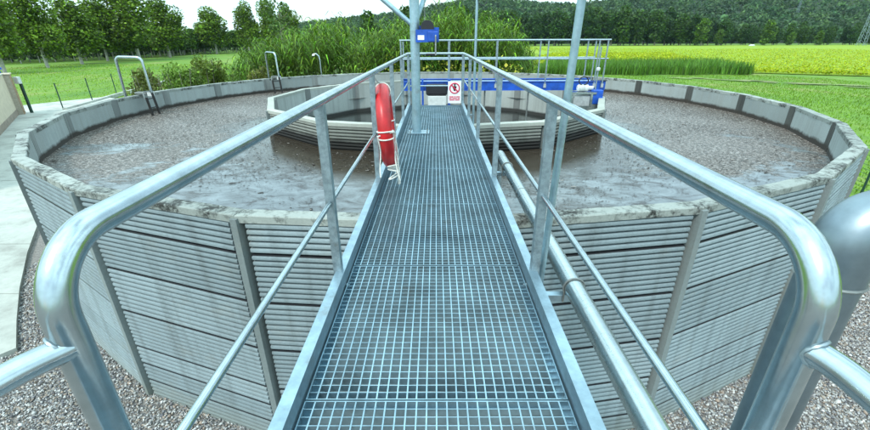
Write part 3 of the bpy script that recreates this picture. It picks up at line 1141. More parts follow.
# jib crane with winch
jc = thing('jib_crane', 'pale galvanised jib crane mast standing on the walkway grating', 'crane', (-0.275, 5.80, DECK))
mb = MB(); mb.tube([(0, 0, 0.012), (0, 0, 2.7)], 0.062, 24); mb.build('mast', M['crane'], jc, True)
mb = MB(); mb.box((0.03, 0, 0.006), (0.30, 0.24, 0.012)); mb.build('base_plate', M['beam'], jc, bevel=0.003)
for sx in (-1, 1):
    for sy in (-1, 1):
        mb = MB(); mb.lathe([(0.012, 0.012), (0.012, 0.024), (0.006, 0.026), (0.006, 0.04)], 6, (0.03 + sx * 0.12, sy * 0.09, 0)); mb.build('bolt', M['old_steel'], jc)
mb = MB(); mb.tube([(-0.03, 0, 1.40), (-0.72, 0, 1.95), (-0.95, 0, 2.13)], 0.030, 14); mb.build('brace', M['crane'], jc, True)
mb = MB(); mb.tube([(0.02, 0.03, 1.45), (0.16, 0.18, 1.80), (0.42, 0.46, 2.45)], 0.032, 14); mb.build('brace', M['crane'], jc, True)
mb = MB(); mb.box((-0.3, 0.0, 2.62), (2.0, 0.09, 0.13)); mb.build('jib_arm', M['crane'], jc, bevel=0.006)
mb = MB(); mb.tube([(0.135, -0.06, 1.38), (0.13, 0.0, 2.55)], 0.0035, 6); mb.build('cable', M['old_steel'], jc, True)
wi = thing('winch', 'blue hand winch bolted to the jib crane mast', 'winch', (-0.145, 5.73, 4.43))
wi.scale = (1.1, 1.1, 1.1)
mb = MB()
mb.prism([(-0.10, -0.09), (0.155, -0.09), (0.155, -0.084), (-0.10, -0.084)], -0.11, 0.025)
mb.build('side_plate', M['blue'], wi)
mb = MB()
prof = [(-0.10, -0.11), (0.17, -0.11), (0.17, 0.05), (0.10, 0.05), (0.085, 0.10), (0.02, 0.02), (-0.10, 0.10)]
mb.add([(x, 0.07, z) for x, z in prof] + [(x, 0.078, z) for x, z in prof], [tuple(range(len(prof)))] + [tuple(reversed(range(len(prof), 2 * len(prof))))] + [(i, len(prof) + i, len(prof) + (i + 1) % len(prof), (i + 1) % len(prof)) for i in range(len(prof))])
mb.build('side_plate', M['blue'], wi)
mb = MB(); mb.box((0.03, -0.005, -0.105), (0.25, 0.15, 0.012)); mb.build('base', M['blue'], wi)
mb = MB(); mb.box((0.10, -0.095, -0.05), (0.12, 0.03, 0.11)); mb.build('gear_cover', M['blue'], wi, bevel=0.008)
mb = MB(); mb.lathe([(0.074, -0.08), (0.074, -0.072), (0.05, -0.068), (0.05, 0.058), (0.074, 0.06), (0.074, 0.068)], 22, (0.035, 0, 0.05), Matrix.Rotation(R_(90), 3, 'X') @ Matrix.Rotation(0, 3, 'Z')); mb.build('drum', M['black'], wi, True)
mb = MB(); mb.tube([(0.035 + 0.066 * math.cos(a), 0.05 - a * 0.004, 0.05 + 0.066 * math.sin(a)) for a in np.linspace(0, 18.8, 60)], 0.012, 6); mb.build('wound_cable', M['black'], wi, True)
mb = MB(); mb.tube(fillet([(0.13, -0.1, -0.04), (0.13, -0.14, -0.04), (0.13, -0.14, -0.24), (0.13, -0.22, -0.24)], 0.012, 4), 0.009, 8); mb.build('crank', M['old_steel'], wi, True)
mb = MB(); mb.tube([(0.13, -0.20, -0.24), (0.02, -0.20, -0.24)], 0.014, 10); mb.build('grip', M['black'], wi, True)
mb = MB(); mb.box((-0.04, -0.0925, -0.06), (0.075, 0.003, 0.05)); mb.build('data_plate', M['sign_white'], wi)

# ------------------------------------------------------------------ lifebuoy
lb = thing('lifebuoy', 'red lifebuoy with white rope hung on the left handrail', 'lifebuoy', (-0.455, 3.74, 3.61))
lb.rotation_euler = (0, R_(-3.5), R_(4.5))
mb = MB()
vs, fs = [], []
nu, nv = 56, 16
Rm, rx, rz = 0.315, 0.062, 0.064
for i in range(nu):
    a = 2 * math.pi * i / nu
    for k in range(nv):
        b = 2 * math.pi * k / nv
        rr = Rm + rz * math.cos(b) * (1 + 0.06 * math.cos(4 * a))
        vs.append((rx * math.sin(b), rr * math.cos(a), rr * math.sin(a)))
for i in range(nu):
    for k in range(nv):
        fs.append((i * nv + k, i * nv + (k + 1) % nv, ((i + 1) % nu) * nv + (k + 1) % nv, ((i + 1) % nu) * nv + k))
mb.add(vs, fs)
mb.build('ring', M['red'], lb, True)
for a in (R_(176), R_(186), R_(270), R_(0), R_(90)):
    mb = MB()
    pts = []
    for b in np.linspace(0, 2 * math.pi, 20, endpoint=False):
        rr = Rm + (rz + 0.006) * math.cos(b)
        pts.append(((rx + 0.006) * math.sin(b), rr * math.cos(a), rr * math.sin(a)))
    mb.tube(pts, 0.006, 8, closed=True)
    mb.build('band', M['rope'], lb, True)
for j in range(4):
    mb = MB()
    pts = [((0.072 if j else -0.07) + 0.012 * math.sin(j * 2 + t * 5), -0.36 + 0.06 * j + 0.03 * math.sin(t * 3 + j), -0.01 - t * (0.36 + 0.05 * j)) for t in np.linspace(0, 1, 16)]
    pts = [(0.07, -0.36, 0.02)] + pts
    mb.tube(pts, 0.0062, 6)
    mb.build('loose_rope', M['rope'], lb, True)
mb = MB()
pts = [(0.03 + 0.045 * math.sin(t * 21), -0.25 + 0.05 * math.cos(t * 17), -0.33 - 0.06 * t + 0.05 * math.sin(t * 9)) for t in np.linspace(0, 1, 60)]
mb.tube(pts, 0.0065, 6)
mb.build('rope_bundle', M['rope'], lb, True)
mb = MB()
mb.tube([(-0.005, 0.0, 0.375), (-0.04, 0.0, 0.40), (-0.062, 0.0, 0.45), (-0.085, 0, 0.40)], 0.006, 6)
mb.build('hook', M['old_steel'], lb, True)

# ------------------------------------------------------------------ scraper bridge over the inner tank
br = thing('scraper_bridge', 'blue scraper bridge with grey double rails over the inner tank', 'bridge', (0, 11.9, 0))
BX0, BX1 = -0.95, 4.75
for y in (-0.42, 0.42):
    mb = MB()
    prof = [(y - 0.03, 3.05), (y + 0.03, 3.05), (y + 0.03, 3.065), (y + 0.006, 3.065), (y + 0.006, 3.275), (y + 0.03, 3.275), (y + 0.03, 3.29), (y - 0.03, 3.29), (y - 0.03, 3.275), (y - 0.006, 3.275), (y - 0.006, 3.065), (y - 0.03, 3.065)]
    n = len(prof)
    mb.add([(BX0, yy, z) for yy, z in prof] + [(BX1 - 0.3, yy, z) for yy, z in prof], [tuple(range(n)), tuple(range(2 * n - 1, n - 1, -1))] + [(i, n + i, n + (i + 1) % n, (i + 1) % n) for i in range(n)])
    mb.build('beam', M['blue'], br)
    for z, r in ((4.31, 0.021), (3.85, 0.019)):
        mb = MB(); mb.tube([(BX0, y, z), (4.52 + (0.05 if y < 0 else 0), y, z)], r, 12); mb.build('rail', M['rail'], br, True)
    for x in (BX0 + 0.03, 0.36, 1.62 if y < 0 else 1.72, 2.95, 4.28, 4.50):
        mb = MB(); mb.box((x, y + (0.012 if y > 0 else -0.012), 3.72), (0.036, 0.012, 1.20)); mb.build('post', M['post'], br)
        mb = MB(); mb.box((x, y + (0.022 if y > 0 else -0.022), 3.17), (0.07, 0.012, 0.10)); mb.build('foot_plate', M['motor'], br)
mb = MB(); mb.box((1.9, 0, 3.24), (5.2, 0.8, 0.02)); mb.build('deck', M['beam'], br)
mb = MB(); mb.box((0.36, -0.45, 3.0), (0.07, 0.06, 0.70)); mb.build('hanger', M['blue'], br)
mb = MB(); mb.box((0.02, -0.52, 3.09), (0.58, 0.18, 0.29)); mb.build('gear_motor', M['black'], br, bevel=0.05)
mb = MB(); mb.box((0.03, -0.48, 2.66), (0.49, 0.3, 0.54)); mb.build('cabinet', M['white_box'], br, bevel=0.01)
mb = MB(); mb.box((-0.36, -0.45, 2.9), (0.05, 0.05, 0.9)); mb.build('hanger', M['blue'], br)
for x, z0 in ((1.35, 2.2), (2.55, 2.2)):
    mb = MB(); mb.tube([(x, -0.30, z0), (x, -0.30, 3.1)], 0.022, 10); mb.build('scraper_rod', M['old_steel'], br, True)

du = thing('drive_unit', 'blue motor carriage with grey gearbox on the inner tank rim', 'motor', (4.05, 11.15, TOP))
mb = MB(); mb.box((0.21, 0.0, 0.02), (0.27, 0.30, 0.36)); mb.build('wheel_cover', M['blue'], du, bevel=0.02)
mb = MB(); mb.box((0.40, 0.45, 0.26), (0.36, 0.10, 0.24)); mb.build('guard_plate', M['blue'], du, bevel=0.01)
mb = MB(); mb.box((0.40, 0.45, 0.39), (0.40, 0.16, 0.02)); mb.build('guard_cap', M['black'], du)
mb = MB(); mb.lathe([(0.0, -0.2), (0.06, -0.2), (0.085, -0.17), (0.085, 0.08), (0.05, 0.10), (0.05, 0.22), (0, 0.22)], 18, (-0.10, 0.05, 0.24), Matrix.Rotation(R_(90), 3, 'Y')); mb.build('gearbox', M['white_box'], du, True)
for k in range(5):
    mb = MB(); mb.lathe([(0.088, 0), (0.093, 0.004), (0.088, 0.008)], 18, (-0.26 + 0.035 * k, 0.05, 0.24), Matrix.Rotation(R_(90), 3, 'Y')); mb.build('cooling_fin', M['motor'], du)
mb = MB()
mb.tube([(-0.16 + 0.12 * math.cos(a), 0.02, 0.42 + 0.10 * math.sin(a)) for a in np.linspace(R_(-80), R_(250), 24)] , 0.016, 8); mb.build('hose', M['black'], du, True)
mb = MB(); mb.box((-0.16, 0.0, 0.125), (0.64, 0.34, 0.05)); mb.build('frame', M['pipe'], du)
for x in (-0.46, 0.05):
    mb = MB(); mb.box((x, -0.14, -0.06), (0.05, 0.04, 0.32)); mb.build('frame_leg', M['pipe'], du)
mb = MB(); mb.box((-0.2, -0.12, -0.07), (0.42, 0.02, 0.26)); mb.build('frame_panel', M['motor'], du)
mb = MB(); mb.tube([(0.16, -0.03, 0.20), (0.16, -0.02, 1.25)], 0.018, 10); mb.build('stand_pipe', M['post'], du, True)
mb = MB(); mb.lathe([(0.0, 0), (0.045, 0), (0.05, 0.06), (0.02, 0.08), (0, 0.08)], 12, (0.16, -0.03, 0.68)); mb.build('coupling', M['white_box'], du, True)

# ------------------------------------------------------------------ ladders over the rim
def ladder(name, ang, Rr, label, height, tilt):
    root = thing(name, label, 'ladder', (CX + Rr * math.sin(ang), CY + Rr * math.cos(ang), TOP), -ang)
    for sx in (-0.2, 0.2):
        mb = MB()
        mb.tube(fillet([(sx, 0.42, -0.9), (sx, 0.30, height), (sx, -0.26, height), (sx, -0.34, 0.02)], 0.13, 8), 0.024, 12)
        mb.build('hoop', M['rail'], root, True)
        mb = MB()
        mb.tube([(sx, -0.34, 0.02), (sx, -0.42, -1.3)], 0.030, 10)
        mb.build('stringer', M['slime'], root, True)
    for k in range(5):
        mb = MB(); mb.tube([(-0.2, -0.345 - 0.02 * k, -0.06 - 0.26 * k), (0.2, -0.345 - 0.02 * k, -0.06 - 0.26 * k)], 0.014, 8)
        mb.build('rung', M['slime'], root, True)
    mb = MB(); mb.box((0, -0.16, 0.02), (0.5, 0.30, 0.04)); mb.build('bracket', M['old_steel'], root)
    return root

def gooseneck(ang, label, h):
    """single pipe hoop straddling the rim with a dirty black lower leg standing in the sludge"""
    root = thing('rim_ladder', label, 'ladder', (CX + 8.60 * math.sin(ang), CY + 8.60 * math.cos(ang), TOP), -ang)
    mb = MB()
    mb.tube(fillet([(0, 0.36, -1.2), (0, 0.30, h), (0, -0.42, h - 0.02), (0, -0.46, 0.06)], 0.13, 8), 0.036, 14)
    mb.build('hoop', M['rail'], root, True)
    for sx in (0.0, -0.32):
        mb = MB(); mb.tube([(sx, -0.46 - abs(sx) * 0.1, 0.08 if sx == 0 else -0.03), (sx, -0.60, -1.1)], 0.034, 10); mb.build('stringer', M['slime'], root, True)
    for k in range(4):
        mb = MB(); mb.tube([(0, -0.49 - 0.03 * k, -0.08 - 0.24 * k), (-0.32, -0.49 - 0.03 * k, -0.08 - 0.24 * k)], 0.013, 8); mb.build('rung', M['slime'], root, True)
    mb = MB(); mb.tube(fillet([(0, -0.44, 0.10), (-0.30, -0.42, 0.12), (-0.34, -0.46, -0.08)], 0.06, 4), 0.017, 8); mb.build('grab_bar', M['old_steel'], root, True)
    mb = MB(); mb.box((0.03, -0.16, 0.05), (0.16, 0.34, 0.06)); mb.build('clamp', M['old_steel'], root, bevel=0.01)
    mb = MB(); mb.box((0.03, -0.40, 0.03), (0.12, 0.14, 0.14)); mb.build('clamp', M['white_box'], root, bevel=0.01)
    return root
gooseneck(R_(271), 'tall galvanised hoop ladder over the left tank rim, black legs in sludge', 1.02)
gooseneck(R_(309.5), 'smaller galvanised hoop ladder over the far tank rim before the reeds', 0.98)
hk = thing('hooked_post', 'short pale post with hooked top behind the far tank rim', 'post', (-5.45, 20.3, 0))
mb = MB(); mb.tube([(0, 0, GND - 0.1), (0, 0, 3.45), (-0.03, 0, 3.62), (-0.14, 0, 3.72), (-0.24, 0, 3.70)], 0.032, 10); mb.build('post', M['rail'], hk, True)
mb = MB(); mb.lathe([(0, 0), (0.07, 0), (0.05, 0.07), (0, 0.09)], 12, (-0.27, 0, 3.64)); mb.build('lamp_head', M['white_box'], hk, True)

# ------------------------------------------------------------------ masonry wall on the left with block pillar
wa = Vector((-26.9, 26.6)); wb = Vector((-14.5, 11.0))
d = (wb - wa); Lw = d.length
mw = thing('masonry_wall', 'beige rendered wall with brown plinth at the left edge', 'wall', (wa.x, wa.y, 0), math.atan2(d.y, d.x))
mb = MB(); mb.box((Lw / 2 + 0.4, -0.14, 1.2), (Lw - 0.8, 0.24, 2.46)); mb.build('wall', M['render'], mw)
mb = MB(); mb.box((Lw / 2 + 0.4, -0.14, 0.16), (Lw - 0.8, 0.27, 0.42)); mb.build('plinth', M['plinth'], mw)
mb = MB(); mb.box((Lw / 2 + 0.4, -0.14, 2.455), (Lw - 0.76, 0.30, 0.05)); mb.build('coping', M['con_cap'], mw)
pr_ = thing('block_pillar', 'tan block pillar with a small blue lamp at the end of the beige wall', 'pillar', (wa.x + 0.2, wa.y - 0.3, 0), math.atan2(d.y, d.x))
mb = MB(); mb.box((0.12, -0.10, 1.2), (0.66, 0.76, 2.42)); mb.build('core', M['mortar'], pr_)
for row in range(12):
    z = 0.07 + row * 0.2
    for k in range(2):
        sh = 0.17 if row % 2 else -0.17
        # face towards the yard (+y) and end face (-x)
        w = 0.33 + (sh if k == 0 else -sh) * 0.35
        x0 = -0.215 if k == 0 else -0.215 + 0.33 + sh * 0.35 + 0.012
        mb = MB(); mb.box((x0 + w / 2, 0.285, z), (w - 0.012, 0.03, 0.186)); mb.build('block', M['block'], pr_)
        w2 = 0.38 + (sh if k == 0 else -sh) * 0.35
        y0 = -0.48 if k == 0 else -0.48 + 0.38 + sh * 0.35 + 0.012
        mb = MB(); mb.box((-0.215, y0 + w2 / 2, z), (0.03, w2 - 0.012, 0.186)); mb.build('block', M['block'], pr_)
mb = MB(); mb.box((0.12, -0.10, 2.46), (0.78, 0.88, 0.07)); mb.build('cap', M['render'], pr_, bevel=0.01)
mb = MB(); mb.lathe([(0, 0), (0.05, 0), (0.05, 0.2), (0.16, 0.22), (0.14, 0.34), (0.03, 0.40), (0, 0.4)], 12, (0.12, -0.1, 2.5)); mb.build('lamp', M['blue'], pr_, True)
gp = thing('gate_post', 'dark steel gate post with white box beside the tan pillar', 'post', (-26.3, 26.75, 0))
mb = MB(); mb.box((0, 0, 1.0), (0.12, 0.12, 2.1)); mb.build('post', M['green_post'], gp)
mb = MB(); mb.box((-0.02, -0.1, 2.05), (0.3, 0.22, 0.42)); mb.build('box', M['white_box'], gp, bevel=0.02)

# wire fence running back from the gate
fpos = [(-25.3, 28.0), (-26.27, 31.8), (-27.5, 36.05), (-28.6, 40.2), (-29.7, 44.4), (-30.8, 48.6)]
wf = thing('wire_fence', 'dark green wire fence with thin posts beyond the left tank rim', 'fence', (-25.3, 28.0, 0))
for (x, y) in fpos:
    mb = MB(); mb.tube([(x + 25.3, y - 28, -0.2), (x + 25.3, y - 28, 1.75)], 0.035, 8); mb.build('post', M['green_post'], wf)
for z in (0.35, 0.75, 1.15, 1.55):
    mb = MB(); mb.tube([(x + 25.3, y - 28, z) for x, y in fpos], 0.006, 5); mb.build('wire', M['green_post'], wf)
kb = MB()
for i in range(len(fpos) - 1):
    a, b = Vector(fpos[i]), Vector(fpos[i + 1])
    dd = (b - a)
    kb.box(((a.x + b.x) / 2 + 0.1, (a.y + b.y) / 2, 0.02), (dd.length + 0.05, 0.25, 0.26), Matrix.Rotation(math.atan2(dd.y, dd.x), 3, 'Z'))
struct(kb.build('kerb', M['pave']))

# right-hand fence fragment beyond the rim
rf = thing('mesh_fence', 'dark mesh fence just right of the ribbed tank', 'fence', (12.4, 9.6, 0))
for k in range(5):
    mb = MB(); mb.tube([(0.35 * k, 1.8 * k, -0.1), (0.35 * k, 1.8 * k, 1.5)], 0.03, 8); mb.build('post', M['green_post'], rf)
for k in range(11):
    mb = MB(); mb.tube([(0, 0, 0.1 + k * 0.13), (1.4, 7.2, 0.1 + k * 0.13)], 0.006, 5); mb.build('wire', M['green_post'], rf)

# ------------------------------------------------------------------ vegetation
def crown_mesh(name, lobes, nleaf, size, base, var=0.35, flat=0.3, hollow=0.55):
    """leaf lozenges spread through ellipsoid clumps; lobes: (cx,cy,cz,rx,ry,rz)"""
    lobes = np.array(lobes)
    vol = (lobes[:, 3] * lobes[:, 4] * lobes[:, 5]) ** 0.75
    idx = rng.choice(len(lobes), nleaf, p=vol / vol.sum())
    dirs = rand_dirs(nleaf)
    rad = hollow + (1 - hollow) * rng.random((nleaf, 1)) ** 0.6
    rad *= np.where(rng.random((nleaf, 1)) < 0.06, rng.uniform(1.0, 1.22, (nleaf, 1)), 1.0)
    cen = lobes[idx, :3] + dirs * rad * lobes[idx, 3:]
    sz = size * np.exp(rng.normal(0, 0.3, nleaf))
    V = leaf_quads(cen, sz, flat)
    ltone = np.exp(rng.normal(0, 0.16, len(lobes)))
    T = tones(nleaf, base, var) * ltone[idx][:, None]
    return fast_mesh(name, V, 4, T, M['leaf'])

def lobes_for(h0, h1, w, n, shape='egg'):
    # 'cone': widest low down and drawn to a point
    out = []
    for i in range(n):
        f = (i + 0.5) / n
        z = h0 + (h1 - h0) * (f * 0.92 + 0.04)
        prof = math.sin(math.pi * min(1, f * 0.8 + 0.18)) if shape == 'egg' else math.sin(math.pi * (f * 0.9 + 0.05))
        if shape == 'cone':
            prof = min(1.0, 0.62 + f * 1.6) * (1 - f) ** 0.7 + 0.04
        for k in range(4 if prof > 0.75 else (3 if prof > 0.45 else 2)):
            a = random.uniform(0, 6.28)
            rr = w * 0.5 * prof * random.uniform(0.25, 0.75)
            s = w * random.uniform(0.15, 0.25)
            out.append((rr * math.cos(a), rr * math.sin(a), z + random.uniform(-0.4, 0.4), s, s, s * random.uniform(0.7, 1.05)))
    return out

def trunk_mesh(name, h, r, crown0, w, mat, nlimb=7):
    mb = MB()
    lean = [(random.uniform(-0.15, 0.15) * t, random.uniform(-0.15, 0.15) * t, h * t) for t in (0, 0.3, 0.6, 0.95)]
    mb.tube([(x, y, z - (0.3 if i == 0 else 0)) for i, (x, y, z) in enumerate(lean)], [r, r * 0.8, r * 0.5, r * 0.12], 8)
    for i in range(nlimb):
        z = crown0 + (h - crown0) * (i / nlimb) * 0.75
        a = random.uniform(0, 6.28)
        L = w * 0.42 * random.uniform(0.6, 1)
        mb.tube([(0, 0, z), (L * 0.5 * math.cos(a), L * 0.5 * math.sin(a), z + L * 0.35), (L * math.cos(a), L * math.sin(a), z + L * 0.8)], [r * 0.35, r * 0.22, r * 0.06], 6)
    return mb.mesh(name, mat)

# row of plane trees at the left
plane_var = []
for v in range(3):
    h = 11.5
    plane_var.append((crown_mesh('crown', lobes_for(2.9, h + 0.6, 9.4, 10, 'cone'), 8500, 0.40, (0.088, 0.165, 0.010), 0.5), trunk_mesh('trunk', h, 0.26, 2.6, 7, M['pale_bark'])))
row = [(-62.7, 62.1, 0.93, 'leftmost plane tree of the field row, cut off by the frame'),
       (-68.7, 76.0, 0.93, 'second plane tree from the left in the field row'),
       (-71.7, 87.3, 1.0, 'third plane tree from the left in the field row'),
       (-75.5, 99.4, 1.08, 'fourth plane tree from the left in the field row'),
       (-70.5, 103.0, 1.22, 'fifth and tallest plane tree in the left field row'),
       (-73.0, 119.2, 1.22, 'sixth plane tree from the left in the field row'),
       (-74.5, 148.0, 1.18, 'small plane tree right of the gap, end of the left row')]
for i, (x, y, s, lab) in enumerate(row):
    t = thing('plane_tree', lab, 'tree', (x, y, GND - 0.07), random.uniform(0, 6.28), 'plane trees along the meadow')
    t.scale = (s * random.uniform(0.98, 1.28), s * random.uniform(0.98, 1.28), s * random.uniform(0.93, 1.06))
    t.rotation_euler = (random.uniform(-0.04, 0.04), random.uniform(-0.05, 0.05), random.uniform(0, 6.28))
    link('crown', plane_var[i % 3][0], t)
    link('trunk', plane_var[i % 3][1], t)

# plantation behind them: slim trunks below one dark canopy
slim_var = []
for v in range(3):
    h = 6.8
    slim_var.append((crown_mesh('crown', lobes_for(1.9, h, 4.6, 6), 1700, 0.42, (0.055, 0.125, 0.010), 0.4), trunk_mesh('trunk', h, 0.10, 2.2, 3, M['pale_bark'], 3)))
PL = [(-97, 78), (-88, 89), (-82, 105), (-79, 124), (-80, 154), (-69, 166), (-58, 172)]
def along(t):
    d = [0.0]
    for i in range(len(PL) - 1):
        d.append(d[-1] + math.dist(PL[i], PL[i + 1]))
    t *= d[-1]
    return np.interp(t, d, [p[0] for p in PL]), np.interp(t, d, [p[1] for p in PL])
k = 0
for r_ in range(3):
    for i in range(34):
        x, y = along((i + 0.5 * (r_ % 2)) / 34)
        q = 1 + 0.045 * r_
        x, y = x * q + random.uniform(-0.6, 0.6), y * q + random.uniform(-0.6, 0.6)
        t = thing('plantation_tree', 'slim pale trunked tree in the dark plantation behind the plane trees', 'tree', (x, y, GND - 0.07), random.uniform(0, 6.28), 'plantation trees behind the meadow')
        s = random.uniform(0.9, 1.12)
        t.scale = (s, s, s)
        link('crown', slim_var[k % 3][0], t)
        link('trunk', slim_var[k % 3][1], t)
        k += 1
def undergrowth():
    n = 16000
    t = rng.random(n)
    P_ = np.array([along(v) for v in t])
    q = 1.10 + 0.16 * rng.random((n, 1))
    P_ = P_ * q
    cen = np.column_stack([P_[:, 0], P_[:, 1], GND + rng.uniform(0.1, 4.6, n)])
    V = leaf_quads(cen, rng.uniform(0.5, 1.1, n), 0.2)
    me = fast_mesh('undergrowth', V, 4, tones(n, (0.028, 0.060, 0.014), 0.35), M['leaf'])
    tag(link('undergrowth', me), 'dark undergrowth filling the plantation behind the plane trees', 'undergrowth', kind='stuff')
undergrowth()
for (x, y, sc, lab) in [(-118, 236, 1.05, 'rounded far tree above the plantation, left of the small plane tree'), (-128, 240, 1.0, 'dark far tree above the plantation, right of the tallest plane trees'), (-96, 232, 0.9, 'low far tree above the plantation beside the three round trees')]:
    t = thing('far_tree', lab, 'tree', (x, y, GND - 0.07), random.uniform(0, 6.28))
    t.scale = (sc, sc, sc)
    link('crown', plane_var[1][0], t)
    link('trunk', plane_var[1][1], t)

# three round trees between plane row and reeds
rt = [(-64, 150, 1.25, 'round dark tree left of the reeds, leftmost of three'), (-57, 152, 1.32, 'round dark tree left of the reeds, middle of three'), (-50, 150, 1.22, 'round dark tree left of the reeds, nearest the reeds')]
for i, (x, y, s, lab) in enumerate(rt):
    t = thing('field_tree', lab, 'tree', (x, y, GND - 0.07), i * 2.1)
    t.scale = (s * 0.9, s * 0.9, s)
    link('crown', plane_var[i][0], t)
    link('trunk', plane_var[i][1], t)

# tree with a sparse top above the reeds
sp = thing('sparse_tree', 'thin tree with a sparse feathery top rising above the reeds', 'tree', (-12.6, 36.0, GND - 0.07))
link('crown', crown_mesh('crown', [(0, 0, 5.2, 1.0, 1.0, 1.0), (0.3, 0.1, 6.4, 0.7, 0.7, 0.8), (-0.5, 0, 7.2, 0.5, 0.5, 0.6), (0.25, 0, 7.9, 0.35, 0.35, 0.5), (-0.9, 0, 6.3, 0.5, 0.5, 0.5)], 420, 0.22, (0.07, 0.14, 0.03)), sp)
link('trunk', trunk_mesh('trunk', 8.0, 0.09, 4, 2.4, M['bark'], 8), sp)

# reeds: giant cane thicket behind the far rim
def blades(name, x, y, z0, h, width, base, bend=0.35, seg=3, tilt=0.12, var=0.3):
    """arching blades rooted at (x,y): returns quads"""
    n = len(x)
    az = rng.uniform(0, 6.2832, n)
    side = az + math.pi / 2 + rng.normal(0, 0.6, n)
    dx, dy = np.cos(az), np.sin(az)
    sx, sy = np.cos(side), np.sin(side)
    qs = []
    b = bend * h * rng.uniform(0.3, 1.0, n)
    for k in range(seg):
        pts = []
        for f in (k / seg, (k + 1) / seg):
            w = width * (1 - f) ** 0.7 * 0.5 + width * 0.03
            cx_ = x + dx * b * f ** 2
            cy_ = y + dy * b * f ** 2
            cz_ = z0 + h * (f - 0.35 * bend * f ** 3)
            pts.append((np.stack([cx_ - sx * w, cy_ - sy * w, cz_], 1), np.stack([cx_ + sx * w, cy_ + sy * w, cz_], 1)))
        q = np.stack([pts[0][0], pts[0][1], pts[1][1], pts[1][0]], axis=1)
        qs.append(q)
    V = np.concatenate(qs, 0).reshape(-1, 3)
    T = np.tile(tones(n, base, var), (seg, 1))
    return V, T

def reeds():
    Vs, Ts = [], []
    n = 3600
    x = rng.uniform(-13.5, 9.5, n * 2)
    y = rng.uniform(21.5, 34, n * 2)
    # edges of the thicket, wavy
    left = -0.50 * y + 0.3 + np.sin(y * 1.3) * 0.4
    right = 0.235 * y - 0.6 + np.sin(y) * 0.5
    front = 23.0 + 0.9 * np.sin(x * 0.8) + 0.4 * np.sin(x * 2.1) + np.clip(-x - 6, 0, 5) * 0.15
    keep = (x > left) & (x < right) & (y > front)
    x, y = x[keep][:n], y[keep][:n]
    n = len(x)
    hh = 4.55 + 0.55 * np.sin(x * 0.55 + 1) + 0.4 * np.sin(x * 1.7) + rng.normal(0, 0.45, n) + (y - 25) * 0.06
    hh *= np.clip(1.05 - np.clip((-x - 7.5) / 9, 0, 0.5), 0.5, 1.1)
    hh *= np.clip(1.0 - np.clip((x - 4.6) / 9, 0, 0.4), 0.55, 1.0)
    # canes
    V, T = blades('c', x, y, np.full(n, GND), hh, np.full(n, 0.035), (0.09, 0.14, 0.03), 0.12, 3)
    Vs.append(V); Ts.append(T)
    # leaves all along each cane
    m = 15
    xi = np.repeat(x, m); yi = np.repeat(y, m); hi = np.repeat(hh, m)
    f = rng.uniform(0.22, 1.0, n * m)
    L = rng.uniform(0.45, 0.95, n * m)
    nn = n * m
    az = rng.uniform(0, 6.2832, nn)
    dx, dy = np.cos(az), np.sin(az)
    sx, sy = -dy, dx
    z0 = GND + hi * f * 0.97
    up = rng.uniform(0.25, 0.75, nn) * L
    droop = rng.uniform(0.25, 0.95, nn) * L
    tone = tones(nn, (0.066, 0.175, 0.009), 0.5, 0.7)
    prev = None
    for k, (fr, w) in enumerate(((0.0, 0.030), (0.4, 0.060), (0.75, 0.045), (1.0, 0.004))):
        cx_ = xi + dx * L * fr * 0.8
        cy_ = yi + dy * L * fr * 0.8
        cz_ = z0 + up * fr * 1.6 - droop * fr ** 2 * 1.5
        a = np.stack([cx_ - sx * w / 2, cy_ - sy * w / 2, cz_], 1)
        b = np.stack([cx_ + sx * w / 2, cy_ + sy * w / 2, cz_], 1)
        if prev is not None:
            Vs.append(np.stack([prev[0], prev[1], b, a], axis=1).reshape(-1, 3))
            Ts.append(tone)
        prev = (a, b)
    me = fast_mesh('reeds', np.concatenate(Vs), 4, np.concatenate(Ts), M['leaf'])
    tag(link('reeds', me), 'tall dense green cane thicket behind the far rim of the tank', 'reeds', kind='stuff')
reeds()

# yellowish weeds in front of the cane
def weed_patch(name, label, spots, h, n, base, width=0.03, spread=1.0, cat='weeds', seg=3, bend=0.4):
    xs, ys, hs = [], [], []
    for (x, y, hh) in spots:
        a = rng.uniform(0, 6.28, n)
        r = np.sqrt(rng.random(n)) * spread
        xs.append(x + r * np.cos(a)); ys.append(y + r * np.sin(a)); hs.append(hh * rng.uniform(0.45, 1.05, n) * (1 - 0.35 * (r / spread) ** 2))
    x, y, hs = map(np.concatenate, (xs, ys, hs))
    V, T = blades(name, x, y, np.full(len(x), GND), hs, np.full(len(x), width), base, bend, seg, var=0.4)
    # small leaves near the upper half
    m = 5
    cen = np.stack([np.repeat(x, m) + rng.normal(0, 0.14, len(x) * m), np.repeat(y, m) + rng.normal(0, 0.14, len(x) * m), np.repeat(hs, m) * rng.uniform(0.3, 1.0, len(x) * m)], 1)
    V2 = leaf_quads(cen, np.full(len(cen), 0.13) * np.exp(rng.normal(0, 0.3, len(cen))), 0.0)
    T2 = tones(len(cen), base, 0.4, 0.4)
    me = fast_mesh(name, np.concatenate([V, V2]), 4, np.concatenate([T, T2]), M['leaf'])
    return tag(link(name, me), label, cat, kind='stuff')
weed_patch('yellow_weeds', 'yellowish flowering weeds along the foot of the cane thicket', [(x, 21.6 + 0.3 * math.sin(x * 3), 3.6 + 0.35 * math.sin(x * 2.3)) for x in np.arange(-3.6, 4.6, 0.55)], 3.2, 90, (0.26, 0.30, 0.03), 0.03, 0.6)
